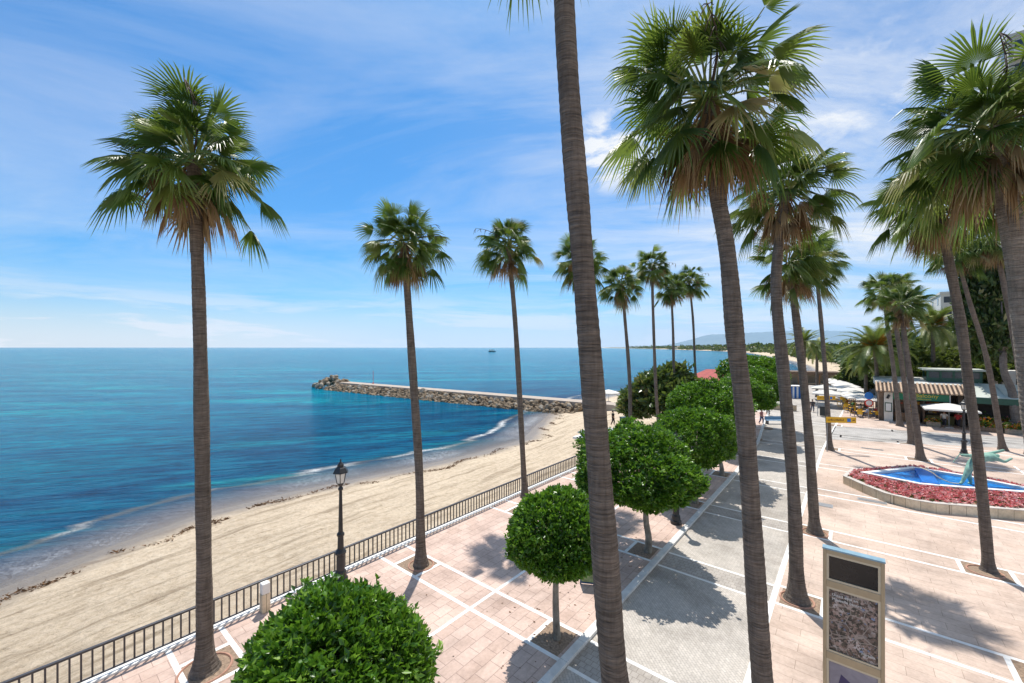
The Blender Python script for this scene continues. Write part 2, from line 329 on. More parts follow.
nt.links.new(c, b.inputs['Base Color']); b.inputs['Roughness'].default_value = 0.3
m, nt, b = mat('purple_print'); M['poster_purple'] = m
g = noise(nt, coords(nt, (1, 1, 1)), 1.6, 5, 0.6, 0.6)
nt.links.new(ramp(nt, g, [(0.30, (0.16, 0.14, 0.18)), (0.5, (0.24, 0.22, 0.26)), (0.75, (0.34, 0.32, 0.36))]), b.inputs['Base Color']); b.inputs['Roughness'].default_value = 0.25
# roof tiles
m, nt, b = mat('roof_tile'); M['tile'] = m
g = noise(nt, coords(nt), 4.0, 5)
nt.links.new(ramp(nt, g, [(0.3, (0.42, 0.27, 0.17)), (0.7, (0.62, 0.46, 0.32))]), b.inputs['Base Color']); b.inputs['Roughness'].default_value = 0.85
M['redtile'] = plain('red_roof_tile', (0.42, 0.10, 0.085), 0.85, var=0.2, scale=2)
M['roofpanel'] = plain('pale_green_roof', (0.50, 0.53, 0.46), 0.7, var=0.1, scale=1)
M['roofwhite'] = plain('pale_grey_roof', (0.56, 0.55, 0.51), 0.8, var=0.12, scale=1)
M['hillgreen'] = plain('hill_scrub', (0.09, 0.11, 0.06), 0.95, var=0.4, scale=0.002)
# ================================================================ coast, sand, sea
COAST = np.array([(-33, -60), (-26.5, -10), (-24.2, 8), (-22.9, 18.2), (-21.9, 21.8), (-20.2, 26.4), (-16.5, 30.5), (-9.8, 36), (-3.4, 42), (1.2, 48), (3.4, 56.8),
                  (6, 66), (12, 76), (21, 90), (38, 104), (60, 118), (95, 138), (114, 152), (168, 233), (204, 295), (282, 443), (500, 885),
                  (640, 1500), (800, 2300), (900, 3300), (950, 4300), (1400, 6500), (3000, 11500)], float)
LANDPOLY = np.vstack([COAST, [(14000, 11500), (14000, -9000), (-33, -9000)]])
def coast_d(X, Y):
    P = np.stack([X, Y], -1); best = np.full(X.shape, 1e9)
    for a, b in zip(COAST[:-1], COAST[1:]):
        ab = b-a; t = np.clip(((P-a)@ab)/(ab@ab), 0, 1); q = a + t[..., None]*ab
        best = np.minimum(best, np.hypot(P[..., 0]-q[..., 0], P[..., 1]-q[..., 1]))
    ins = np.zeros(X.shape, bool); n = len(LANDPOLY)
    for i in range(n):
        x1, y1 = LANDPOLY[i]; x2, y2 = LANDPOLY[(i+1) % n]
        if y1 == y2: continue
        c = ((y1 > Y) != (y2 > Y)) & (X < (x2-x1)*(Y-y1)/(y2-y1)+x1)
        ins ^= c
    return np.where(ins, best, -best)
def lines_(a, b, step, far_lo, far_hi):
    c = list(np.arange(a, b, step)); s = step; x = b
    while x < far_hi: c.append(x); s *= 1.16; x += s
    c.append(far_hi); s = step; x = a; lo = []
    while x > far_lo: s *= 1.16; x -= s; lo.append(max(x, far_lo))
    return np.array(lo[::-1]+c)
def sheet(name, gx, gy, zf, m, keep):
    X, Y = np.meshgrid(gx, gy); D = coast_d(X, Y); Z = zf(X, Y, D)
    V = np.stack([X, Y, Z], -1).reshape(-1, 3); nx = len(gx); i = np.arange(len(gy)-1)[:, None]*nx + np.arange(nx-1)[None]
    K = keep(D); kq = K[:-1, :-1] | K[1:, :-1] | K[:-1, 1:] | K[1:, 1:]
    i = i[kq]; Q = np.stack([i, i+1, i+1+nx, i+nx], -1)
    me = mesh_np(name, V, Q, m, (D if name != 'sea' else -D).reshape(-1), True)
    me.polygons.foreach_set('use_smooth', np.ones(len(Q), bool))
    return struct(link(name, me))
gx = lines_(-48, 40, 0.6, -12000, 12000); gy = lines_(2, 95, 0.6, -1500, 8000)
rs = np.random.RandomState(4)
def land_z(X, Y, D):
    base = np.where(D > 0, np.minimum(-1.8+0.085*D, -0.55), np.maximum(-1.8+0.12*D, -7))
    b = 0.03*np.sin(X*1.7+Y*0.9+np.sin(Y*1.3)) + 0.025*np.sin(X*3.1-Y*2.3) + 0.02*rs.normal(size=X.shape)
    return base + np.where((D > 0.8) & (D < 60), b, 0)
sheet('beach_and_ground', gx, gy, land_z, M['sand'], lambda D: D > -40)
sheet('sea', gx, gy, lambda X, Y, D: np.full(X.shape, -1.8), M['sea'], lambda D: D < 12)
# ================================================================ promenade, road, plaza (local v, u)
def strip(mb, poly, z0, z1): mb.prism(poly, z0, z1)
KERB = [(-6.32, -14), (-6.32, 33), (-6.75, 45), (-8.0, 58), (-8.6, 66)]
RGT = [(-2.12, -14), (-2.12, 20), (-1.85, 45), (-1.2, 62), (-0.6, 78), (0, 120)]
EDGE = [(-15.95, -14), (-15.95, 66)]
def at(pl, u):
    for (v0, u0), (v1, u1) in zip(pl[:-1], pl[1:]):
        if u <= u1: return v0 + (v1-v0)*(u-u0)/(u1-u0)
    return pl[-1][0]
p = MB(); strip(p, EDGE + KERB[::-1], -1.6, 0.0); struct(local(p.build('promenade', M['prom'])))
p = MB(); strip(p, KERB + [(-8.8, 80), (-7.5, 120)] + RGT[::-1], -1.6, -0.06); struct(local(p.build('road', M['road'])))
p = MB(); strip(p, RGT + [(70, 120), (70, -14)], -1.6, 0.0); struct(local(p.build('plaza', M['plaza'])))
p = MB(); strip(p, [(-26, 66.2), (-26, 84), (-8.85, 84), (-8.65, 66.2)], -1.6, -0.03); struct(local(p.build('sandy_path', M['concrete'])))
# side street crossing the plaza
p = MB(); p.prism([(-1.6, 50.5), (-1.3, 59.3), (13.5, 63.6), (40, 71), (40, 64), (13.0, 57.2)], 0.0, 0.004); struct(local(p.build('side_street', M['sidest'])))
# kerb and white paving lines
p = MB()
for (v0, u0), (v1, u1) in zip(KERB[:-1], KERB[1:]):
    n = max(1, int((u1-u0)/1.0))
    for i in range(n):
        a = i/n; b_ = (i+1)/n - 0.012/(u1-u0)
        va, vb_ = v0+(v1-v0)*a, v0+(v1-v0)*b_; ua, ub = u0+(u1-u0)*a, u0+(u1-u0)*b_
        p.prism([(va-0.13, ua), (vb_-0.13, ub), (vb_+0.13, ub), (va+0.13, ua)], -0.05, 0.045)
struct(local(p.build('kerb', M['kerb'], bevel=0.012)))
CK = [3.55+7.07*k for k in range(-1, 9)]
LN = MB(); BD = MB(); SO = MB(); RL = MB()
def rect(mb, v0, v1, u0, u1, z=0.0, th=0.004): mb.prism([(v0, u0), (v1, u0), (v1, u1), (v0, u1)], z, z+th)
lw = 0.07
rect(LN, -15.93, -15.60, -14, 28.2, 0, 0.05)
rect(LN, -10.15, -10.03, -14, 62)
cuts = []
for k, uc in enumerate(CK):
    for s in (-0.66, 0.66):
        rect(LN, -15.60, -10.17, uc+s-lw, uc+s+lw); rect(LN, -10.01, at(KERB, uc)-0.15, uc+s-lw, uc+s+lw)
        rect(RL, at(KERB, uc)+0.15, at(RGT, uc)-0.1, uc+s-0.06, uc+s+0.06, -0.06)
        rect(LN, at(RGT, uc)+0.1, 14, uc+s-lw, uc+s+lw)
    rect(BD, at(KERB, uc)+0.15, at(RGT, uc)-0.1, uc-0.58, uc+0.58, -0.06, 0.003)
    if k <= 9:
        for (a, b_) in ((-14.55, -13.15), (-7.62, -6.5), (-2.0, -0.72), (3.5, 4.95)):
            pit = True
            if a == 3.5 and 28 < uc < 44: pit = False
            if a == -2.0 and 28 < uc < 44: pit = False
            if not pit: continue
            rect(SO, a+0.07, b_-0.07, uc-0.58, uc+0.58, 0, 0.003)
            for q in (a, b_):
                if q not in (-6.5, -2.0): rect(LN, q-0.07, q+0.07, uc-0.59, uc+0.59)
for (v0, u0), (v1, u1) in zip(RGT[:-1], RGT[1:]):
    LN.prism([(v0-0.09, u0), (v0+0.09, u0), (v1+0.09, u1), (v1-0.09, u1)], -0.055, 0.004)
rect(LN, 9.5, 9.62, -14, 48)
struct(local(LN.build('paving_lines', M['line']))); struct(local(RL.build('road_lines', M['line'])))
struct(local(BD.build('road_bands', M['band']))); struct(local(SO.build('planting_soil', M['soil'])))
# pit for the tall palm at the road edge
gu, gv = UV(1.56, 5.7)
p = MB(); rect(p, gv-0.6, gv+0.35, gu-0.6, gu+0.6, -0.06, 0.004); struct(local(p.build('planting_soil', M['soil'])))
for px_, py_, r_ in ((205, 670, 0.62), (421, 565, 0.5), (797, 600, 0.5), (815, 533, 0.5), (985, 572, 0.5)):
    v_, u_ = G(px_, py_); q = MB(); q.tube([(r_*math.cos(a*math.pi/14), r_*math.sin(a*math.pi/14), 0.01) for a in range(29)], 0.035, 6); o = q.build('soil_edging', M['brickring']); o.location = W(u_, v_, 0.0); o['kind'] = 'structure'
# metal covers set in the plaza
for i, (px, py, a, b_, lab) in enumerate([(872, 501, 1.3, 0.42, 'grey drain cover in the paving just in front of the pale planter wall'),
        (824, 505, 0.8, 0.6, 'squarish grey drain cover beside the road edge left of the flower planter'), (934, 510, 1.2, 0.34, 'long drain cover touching the foot of the planter wall'),
        (872, 449, 1.5, 0.4, 'drain cover alone in the open paving behind the pool'), (900, 440, 1.4, 0.35, 'small drain cover between the bases of the three clustered palms'),
        (699, 437, 0.9, 0.4, 'drain cover in the side of the road under the far clipped trees')]):
    v_, u_ = G(px, py); q = MB(); z0 = 0.004
    q.box(-a/2, a/2, -b_/2, b_/2, 0, 0.012)
    for j in range(5): q.box(-a/2+0.05, a/2-0.05, -b_/2+b_*(j+0.5)/5-0.012, -b_/2+b_*(j+0.5)/5+0.012, 0.012, 0.018)
    o = q.build('drain_cover', M['grey']); o.location = W(u_, v_, z0); o.rotation_euler = (0, 0, -ANG); tag(o, lab, 'drain cover', 'drain covers in the paving')
# fallen leaves below the clipped trees
rl = np.random.RandomState(31); n = 500; cu = rl.choice([3.6, 10.7, 17.7, 25.0, 31.6, 38.7], n)+rl.normal(0, 2.0, n); cv = -7.2+rl.normal(0, 2.2, n)
k_ = cv < -6.5; cu, cv = cu[k_], cv[k_]; P = np.column_stack([cv, cu, np.full(len(cu), 0.012)]); D = rl.normal(size=P.shape)*[1, 1, 0.12]
V, T = leaves_np(rl, P, D, rl.uniform(0.06, 0.12, len(P)), 0.02, 0.2, np.array([0, 0, 1.0])+0*P)
tag(local(link('fallen_leaves', mesh_np('fallen_leaves', V, T, M['weed'], np.repeat(rl.uniform(size=len(P)), 4)))), kind='stuff')
# ================================================================ railing
ra = thing('railing', 'long dark metal railing with thin balusters between promenade and beach', 'railing', W(0, -15.72, 0.05), -ANG)
U0, U1 = -1.5, 27.6
p = MB(); p.box(-0.045, 0.045, U0, U1, 0.82, 0.885); p.build('handrail', M['rail'], ra, bevel=0.01)
p = MB(); p.box(-0.02, 0.02, U0, U1, 0.07, 0.105); p.build('bottom_rail', M['rail'], ra)
q = MB(); q.box(-0.02, 0.02, -0.02, 0.02, 0.105, 0.82); bal = q.mesh('baluster', M['rail'])
nb = int((U1-U0)/0.21)
far = MB()
for i in range(nb):
    y = U0 + 0.1 + i*0.21
    if i < 100:
        o = link('baluster', bal, ra); o.location = (0, y, 0)
    else: far.box(-0.02, 0.02, y-0.02, y+0.02, 0.105, 0.82)
tag(far.build('baluster', M['rail'], ra), kind='stuff')
q = MB(); q.box(-0.022, 0.022, -0.022, 0.022, 0.0, 0.82); pm = q.mesh('post', M['rail'])
for i in (0, 14):
    o = link('post', pm, ra); o.location = (0, U0+0.02+i*(U1-U0-0.04)/14, 0)
# ================================================================ jetty
def Gz(px, py, z): Y = F*(H-z)/(py-347); return Vector(((px-512)*Y/F, Y, z))
tip = Gz(331, 379.5, 0.3); root = Gz(600, 402, 0.0)
ax = (root-tip); L = ax.length; ax.normalize(); sd = Vector((-ax.y, ax.x, 0))       # sd: seaward (far) side
p = MB()
def J(s, t, z): q = tip + ax*s + sd*t; return (q.x, q.y, z)
vs = []
for s, in [(x,) for x in np.linspace(6, L+4, 24)]:
    vs += [J(s, -1.6, -2.6), J(s, -1.5, -0.1), J(s, 1.7, -0.1), J(s, 1.8, -2.6)]
fs = []
for i in range(23):
    for k in range(3): fs.append((i*4+k, (i+1)*4+k, (i+1)*4+k+1, i*4+k+1))
fs += [(0, 1, 2, 3)]
p.add(vs, fs); jt = p.build('jetty', plain('jetty_paving', (0.40, 0.33, 0.265), 0.85, var=0.12, scale=0.8)); jt['kind'] = 'structure'
def rockmesh(seed, m):
    bm = bmesh.new(); bmesh.ops.create_icosphere(bm, subdivisions=2, radius=1)
    rg = random.Random(seed); pl = [(Vector((rg.gauss(0, 1), rg.gauss(0, 1), rg.gauss(0, 1))).normalized(), rg.uniform(0.55, 0.85)) for _ in range(9)]
    for v in bm.verts:
        for n, d in pl:
            k = v.co.dot(n)
            if k > d: v.co -= n*(k-d)
        v.co *= 1+0.06*rg.uniform(-1, 1)
    me = bpy.data.meshes.new('armour_rock'); bm.to_mesh(me); bm.free(); me.materials.append(m); return me
RK = [rockmesh(i, M['rock'] if i % 3 else M['rock_grey']) for i in range(8)]
rg = random.Random(11); nr = 0
big = MB()
def put_rock(s, t, z, r, lab):
    o = link('armour_rock', RK[rg.randrange(8)]); o.location = J(s, t, z); o.rotation_euler = [rg.uniform(0, 6.3) for _ in range(3)]
    o.scale = (r*rg.uniform(0.8, 1.3), r*rg.uniform(0.8, 1.3), r*rg.uniform(0.7, 1.0)); tag(o, lab, 'rock', 'armour rocks of the jetty')
for i in range(85):
    a = rg.uniform(0, 6.28); d = rg.uniform(0, 1)**0.5; h = 2.0*(1-d)
    put_rock(1.5+7.5*d*math.cos(a), 4.6*d*math.sin(a)+0.2, -1.7+h*1.5+0.1, rg.uniform(0.45, 0.8), 'brown armour rock heaped at the rounded seaward end of the jetty')
for i in range(195):
    s = rg.uniform(7, L-4); d = rg.uniform(0, 1)
    put_rock(s, -1.9-3.0*d, -0.45-1.5*d, rg.uniform(0.35, 0.65), 'brown or grey armour rock along the near flank of the jetty')
for i in range(22):
    s = rg.uniform(7, L-14); put_rock(s, 2.4+1.4*rg.random(), -1.0-0.7*rg.random(), rg.uniform(0.5, 0.8), 'armour rock along the far flank of the jetty')
sm = MB(); rr_ = random.Random(77)
for i in range(900):
    s = rr_.uniform(4, L-2); d = rr_.random(); c = Vector(J(s, -1.7-3.3*d, -0.55-1.45*d)); r = rr_.uniform(0.25, 0.5); me_ = RK[rr_.randrange(8)]
    rot = Matrix.Rotation(rr_.uniform(0, 6), 3, 'X') @ Matrix.Rotation(rr_.uniform(0, 6), 3, 'Z')
    if not i: RV = [([v.co.copy() for v in k_.vertices], [tuple(f.vertices) for f in k_.polygons]) for k_ in RK]
    vs_, fs_2 = RV[rr_.randrange(8)]; sm.add([c + rot @ (v*r) for v in vs_], fs_2)
tag(sm.build('rubble', M['rock']), kind='stuff')
# thin mast on the jetty
p = MB(); p.tube([(0, 0, 0), (0, 0, 3.2)], 0.05, 6); p.box(-0.15, 0.15, -0.15, 0.15, 0, 0.25)
o = p.build('mast', M['red']); o.location = J(16, 1.3, -0.1); tag(o, 'thin reddish mast standing on the jetty path', 'mast')
# wrack line of seaweed on the wet sand
rs2 = np.random.RandomState(3); Pn = []
for a, b_ in zip(COAST[1:11], COAST[2:12]):
    n = int(np.hypot(*(b_-a))*75); t = rs2.uniform(size=n)[:, None]; q = a+(b_-a)*t
    nrm = np.array([(b_-a)[1], -(b_-a)[0]]); nrm /= np.linalg.norm(nrm)
    dd = 2.1 + 0.6*np.sin(q[:, 1]*0.55) + 0.5*np.sin(q[:, 1]*1.7) + rs2.normal(size=n)*0.16
    kk = np.array([mnoise.noise(Vector((x_*0.42, y_*0.42, 0))) + 0.5*mnoise.noise(Vector((x_*1.7, y_*1.7, 3))) for x_, y_ in q]) > rs2.uniform(-0.28, 0.30, n)
    q = q + nrm*dd[:, None]; q = q[kk]; Pn.append(q)
Pn = np.vstack(Pn); Pz = -1.8+0.085*np.maximum(coast_d(Pn[:, 0], Pn[:, 1]), 0)+0.03
P3 = np.column_stack([Pn, Pz]); D3 = rs2.normal(size=P3.shape)*[1, 1, 0.25]
V, T = leaves_np(rs2, P3, D3, rs2.uniform(0.08, 0.28, len(P3)), rs2.uniform(0.015, 0.04, len(P3)))
o = link('seaweed', mesh_np('seaweed', V, T, M['weed'], np.repeat(rs2.uniform(size=len(P3)), 4))); tag(o, kind='stuff')
# ================================================================ fan palms
def fan_crown(seed, n=44, lo=-58, wind=(0, 0), part='crown'):
    rg = random.Random(seed); mb = MB()
    dead = part == 'dead'
    for i in range(n):
        t = (i+0.5)/n
        if dead:
            el = R(rg.uniform(-86, -28)); Lp = rg.uniform(0.45, 0.95); LB = rg.uniform(0.7, 1.2); wmax = rg.uniform(20, 50); nseg = 13
            var = rg.random(); org_r = 0.16; z0 = rg.uniform(-0.75, -0.1)
        else:
            el = R(84 - (84-lo)*t**0.8 + rg.uniform(-16, 16)); Lp = rg.choice((rg.uniform(0.45, 1.0), rg.uniform(0.9, 1.6)))*(1.0-0.2*abs(t-0.5)); LB = rg.uniform(0.72, 1.08); wmax = rg.uniform(70, 125) if t < 0.7 else rg.uniform(40, 95); nseg = 29
            var = min(1, max(0, rg.gauss(0.42, 0.2) + (0.22 if t > 0.8 and rg.random() < 0.5 else 0))); org_r = 0.14; z0 = 0.35*(0.5-t)
        az = i*2.39996 + rg.uniform(-0.6, 0.6)
        hd = Vector((math.cos(az), math.sin(az), 0)); d = hd*math.cos(el) + Vector((0, 0, math.sin(el)))
        d = (d + Vector((wind[0], wind[1], 0))*0.35).normalized()
        p0 = hd*org_r + Vector((0, 0, z0)); sag = (0.10+0.35*t)*Lp if not dead else 0.1
        p1 = p0 + d*Lp*0.55 - Vector((0, 0, sag*0.25)); p2 = p0 + d*Lp - Vector((0, 0, sag))
        tdir = (p2-p1).normalized()
        mb.tube([p0, p1, p2], [0.032, 0.022, 0.013], 4, cap=False, var=(0.8 if not dead else 0.4)*1.0)
        # blade frame
        side = tdir.cross(Vector((0, 0, 1)))
        if side.length < 0.15: side = hd.cross(Vector((0, 0, 1)))
        side.normalize(); roll = rg.uniform(-0.9, 0.9)
        nrm = side.cross(tdir).normalized(); side, nrm = side*math.cos(roll)+nrm*math.sin(roll), nrm*math.cos(roll)-side*math.sin(roll)
        g = Vector((wind[0]*0.5, wind[1]*0.5, -1.0))*LB
        droop = rg.uniform(0.15, 0.75) + (0.3*t if not dead else 0.6)
        vs = []; fs = []; cup = rg.uniform(0.15, 1.0)
        aw = R(wmax)
        for k in range(nseg):
            a0 = -aw + 2*aw*k/nseg; a1 = -aw + 2*aw*(k+1)/nseg; am = (a0+a1)/2
            l = LB*(1-0.28*(abs(am)/aw)**1.6)*rg.uniform(0.88, 1.06)
            def pt(a, r, lift, tw=0.0):
                q = p2 + (tdir*math.cos(a) + side*math.sin(a))*r + nrm*(lift - cup*r*abs(math.sin(a))*0.6)
                x = max(0, r/LB-0.42); return q + g*(droop*x*x*1.7) + side*tw
            rm = l*(0.35 if not dead else 0.32); rr = l*0.70; tw = rg.uniform(-0.09, 0.09)
            wv = (a1-a0)*rm*0.5; b = len(vs)
            # pleated inner wedge then a free drooping tip
            vs += [pt(am, 0.02, 0), pt(a0, rm, -0.012), pt(am, rm, 0.028), pt(a1, rm, -0.012)]
            h = (a1-a0)*0.25
            vs += [pt(am-h, rr, -0.008, tw*0.4), pt(am, rr, 0.012, tw*0.4), pt(am+h, rr, -0.008, tw*0.4), pt(am, l, 0, tw)]
            fs += [(b, b+1, b+2), (b, b+2, b+3), (b+1, b+4, b+5, b+2), (b+2, b+5, b+6, b+3), (b+4, b+7, b+5), (b+5, b+7, b+6)]
        o = len(mb.v); mb.v += [tuple(q) for q in vs]; mb.f += [tuple(i_+o for i_ in f) for f in fs]; mb.mi += [0]*len(fs)
        tipv = min(1, var+0.28) if not dead else min(1, var+0.15)
        mb.var += [var if (j % 8) < 4 else (var if (j % 8) < 7 else tipv) for j in range(len(vs))]
    return mb.mesh('crown' if not dead else 'dead_fronds', M['dead'] if dead else M['fan'])
CR = [fan_crown(100+i, n=[72, 62, 58, 62, 58, 64][i], lo=[-38, -34, -30, -38, -32, -36][i]) for i in range(6)]
CRW = [fan_crown(140+i, n=58, lo=-34, wind=(0.9, -0.1)) for i in range(2)]
DE = [fan_crown(200+i, n=[30, 18, 24, 14][i], part='dead') for i in range(4)]
def stalk_mesh(seed):
    rg = random.Random(seed); mb = MB(); az = 0
    L_ = rg.uniform(2.2, 2.9); el = R(rg.uniform(25, 60)); pts = []
    for k in range(7):
        t = k/6; pts.append((L_*t*math.cos(el), 0.12*math.sin(t*4), L_*t*math.sin(el) - 0.9*t*t*L_*0.35))
    mb.tube(pts, [0.03*(1-0.75*k/6) for k in range(7)], 5)
    for k in range(2, 7):
        b = Vector(pts[k])
        for j in range(3):
            e = b + Vector((rg.uniform(0.05, 0.3), rg.uniform(-0.2, 0.2), rg.uniform(-0.35, -0.1))); mb.tube([b, (b+e)/2+Vector((0.03, 0, 0.02)), e], [0.012, 0.01, 0.005], 4)
    return mb
stm = plain('dry_stalk', (0.07, 0.045, 0.035), 0.8, var=0.3)
ST = [stalk_mesh(i).mesh('flower_stalk', stm) for i in range(3)]
def tassel_mesh(seed):                                   # hanging tan flower / seed cluster
    rg = np.random.RandomState(seed); n = 420; P = rg.normal(size=(n, 3))*[0.12, 0.12, 0.2]; P[:, 2] -= 0.25
    D = rg.normal(size=(n, 3))*0.5; D[:, 2] -= 0.8
    V, T = leaves_np(rg, P, D, rg.uniform(0.12, 0.3, n), 0.022)
    return mesh_np('seed_cluster', V, T, M['dead'], np.repeat(rg.uniform(0.5, 1.0, n), 4))
TS = [tassel_mesh(i) for i in range(2)]
def spline(pts, n):
    P = [Vector(p) for p in pts]; P = [P[0]*2-P[1]] + P + [P[-1]*2-P[-2]]; out = []
    m = len(P)-3
    for i in range(n+1):
        x = i/n*m; k = min(int(x), m-1); t = x-k; a, b, c, d = P[k:k+4]
        out.append(0.5*((2*b)+(c-a)*t+(2*a-5*b+4*c-d)*t*t+(3*b-a-3*c+d)*t**3))
    return out
def trunk_mesh(pts, r0, r1, seed, flare=1.55, step=0.075, sides=14):
    rg = random.Random(seed); Ltot = sum((Vector(b)-Vector(a)).length for a, b in zip(pts, pts[1:]))
    n = int(Ltot/step); C = spline(pts, n); rad = []
    ph = rg.uniform(0, 9)
    for i in range(n+1):
        h = i/n*Ltot; f = 1+(flare-1)*math.exp(-h/0.36)
        r = (r0+(r1-r0)*i/n)*f*(1+0.04*math.sin(h*0.9+ph)+0.03*math.sin(h*2.3+ph*2)+0.03*mnoise.noise(Vector((h*1.7, seed*3.3, 0)))) * (1+(0.028 if i % 2 else -0.012)*rg.uniform(0.4, 1.2)); rad.append(r)
    mb = MB(); mb.tube(C, rad, sides); return mb
PG = 'fan palms along the seafront'
RS = 0.86
def fan_palm(base, wps, top, scale, r0, r1, cm, dm, rz, label, stalks=0, tassels=0, seed=0, squash=1.0, tm='palm_trunk'):
    """base pixel (or world point), trunk waypoints and crown pixel surveyed at the palm's own distance"""
    if len(base) == 2:
        Yb = F*H/(base[1]-347); b = Vector(((base[0]-512)*Yb/F, Yb, 0))
    else: b = Vector(base); Yb = b.y
    def w(px): return Vector(((px[0]-512)*Yb/F, Yb, H-(px[1]-347)*Yb/F)) - b
    t = thing('fan_palm', label, 'palm tree', b, 0, PG)
    pts = [Vector((0, 0, -0.05))] + [w(q) for q in wps]; c = w(top)
    pts.append(c)
    o = trunk_mesh(pts, r0*RS, r1*RS, seed, 1.95).build('trunk', M[tm], t, smooth=False)
    k = link('crown', cm, t); k.location = c; k.rotation_euler = (0, 0, rz); k.scale = (scale, scale, scale*squash)
    d = link('dead_fronds', dm, t); d.location = c - Vector((0, 0, 0.05)); d.rotation_euler = (0, 0, rz*1.7); d.scale = (scale*0.88, scale*0.88, scale*0.8)
    rg = random.Random(seed)
    for j in range(stalks):
        s = link('flower_stalk', ST[j % 3], t); s.location = c+Vector((0, 0, 0.1)); s.rotation_euler = (0, rg.uniform(0.1, 0.7), rg.uniform(0, 6.3)); s.scale = (scale*0.95,)*3
    for j in range(tassels):
        a = rg.uniform(0, 6.3); s = link('seed_cluster', TS[j % 2], t); s.location = c+Vector((math.cos(a)*0.95*scale, math.sin(a)*0.95*scale, rg.uniform(-0.35, 0.15))); s.scale = (scale*0.9,)*3
    return t
fan_palm((205, 670), [(204, 560), (202, 440), (199, 300)], (193, 160), 1.13, 0.235, 0.175, CR[0], DE[1], 0.4, 'tall fan palm at the far left, in front of the open sea', 2, 1, 1, squash=0.86)
fan_palm((421, 565), [(419, 470), (412, 360), (407, 285)], (405, 243), 0.92, 0.22, 0.15, CR[1], DE[0], 1.4, 'slim fan palm by the railing just right of the seaside lamp post', 2, 0, 2)
fan_palm((525, 497), [(522, 440), (517, 350), (513, 295)], (508, 246), 1.02, 0.20, 0.15, CR[2], DE[1], 2.3, 'slim fan palm by the railing whose trunk crosses the jetty near its root', 1, 0, 3)
tb = Vector((1.56, 5.7, -0.06))
fan_palm(tuple(tb), [(622, 760), (611, 640), (597, 440), (581, 240), (566, 40)], (556, -248), 1.05, 0.245, 0.15, CR[3], DE[2], 0.2, 'huge near palm trunk running the full height of the view, its crown above the frame', 0, 0, 4)
for (bu, wps, top, sc, lab, j) in [(24.7, [(590, 400), (586, 300)], (580, 262), 1.0, 'fan palm half hidden behind the huge near palm trunk', 1),
        (31.7, [(630, 390), (625, 320)], (621, 284), 0.95, 'first fan palm to the right of the huge near trunk, over the broad-leaved bush', 2),
        (38.7, [(656, 390), (653, 310)], (652, 266), 1.0, 'tallest of the four slim fan palms rising from behind the broad-leaved bush', 3),
        (45.7, [(675, 390), (673, 330)], (671, 288), 1.0, 'slim fan palm third in the group of four behind the broad-leaved bush', 4),
        (52.7, [(696, 380), (693, 320)], (689, 281), 1.05, 'farthest fan palm of the four rising behind the broad-leaved bush, beside the red roof', 5)]:
    fan_palm(W(bu, -13.8), wps, top, sc, 0.19, 0.13, CR[j], DE[j % 4], j*1.3, lab, 1, 1, 20+j)
fan_palm((770, 774), [(760, 650), (752, 524), (744, 410), (735.5, 341), (727, 250), (714, 175)], (709, 98), 1.06, 0.24, 0.165, CR[3], DE[0], 2.2, 'big near fan palm with shaggy brown skirt rising right of the grey road', 3, 2, 31)
fan_palm((797, 600), [(794, 500), (784, 380), (776, 280)], (786, 190), 1.0, 0.26, 0.18, CR[4], DE[2], 3.1, 'fan palm by the road edge between the big near palm and the map totem', 2, 1, 32)
fan_palm((815, 533), [(809, 440), (800, 350)], (789, 262), 1.0, 0.25, 0.17, CRW[0], DE[1], 0.0, 'fan palm behind the map totem, its crown overlapped by the nearer palm', 1, 0, 33)
fan_palm((830, 450), [(825, 370), (820, 310)], (815, 260), 1.1, 0.23, 0.15, CRW[1], DE[3], 0.5, 'slender fan palm with two yellow signs across its trunk', 0, 0, 34)
fan_palm((989, 571), [(985, 525), (977, 447), (969, 388), (961, 325), (949, 262)], (936, 196), 1.12, 0.20, 0.17, CR[5], DE[0], 1.0, 'fan palm standing in front of the flower planter, trunk crossing the bronze statue', 3, 3, 35)
fan_palm((1052, 684), [(1046, 520), (1029, 370), (1013, 235)], (992, 128), 1.22, 0.29, 0.24, CR[0], DE[2], 4.0, 'pale-trunked fan palm with big crown at the right edge of the view', 4, 1, 36, tm='pale_trunk')
fan_palm((900, 426), [(893, 365), (887, 322)], (884, 290), 1.15, 0.26, 0.19, CRW[0], DE[3], 0.8, 'left and farthest of the three clustered fan palms before the green cafe', 0, 0, 37)
fan_palm((912, 444), [(904, 380), (896, 325)], (892, 290), 1.0, 0.25, 0.17, CRW[1], DE[1], -0.6, 'middle one of the three clustered fan palms before the green cafe', 0, 0, 38)
fan_palm((921, 460), [(912, 390), (904, 335)], (903, 305), 0.95, 0.25, 0.18, CRW[0], DE[2], 0.2, 'right and nearest of the three clustered fan palms before the green cafe', 0, 2, 39)
fan_palm((1003, 450), [(987, 360), (969, 300)], (956, 252), 1.05, 0.23, 0.15, CR[2], DE[3], 0.9, 'thin leaning fan palm in front of the flower shop awning', 0, 0, 40)
fan_palm((1030, 455), [(1019, 370), (1004, 285)], (993, 240), 1.1, 0.24, 0.17, CR[1], DE[0], 2.9, 'fan palm leaning left in front of the dark tree at the right edge', 0, 0, 41)
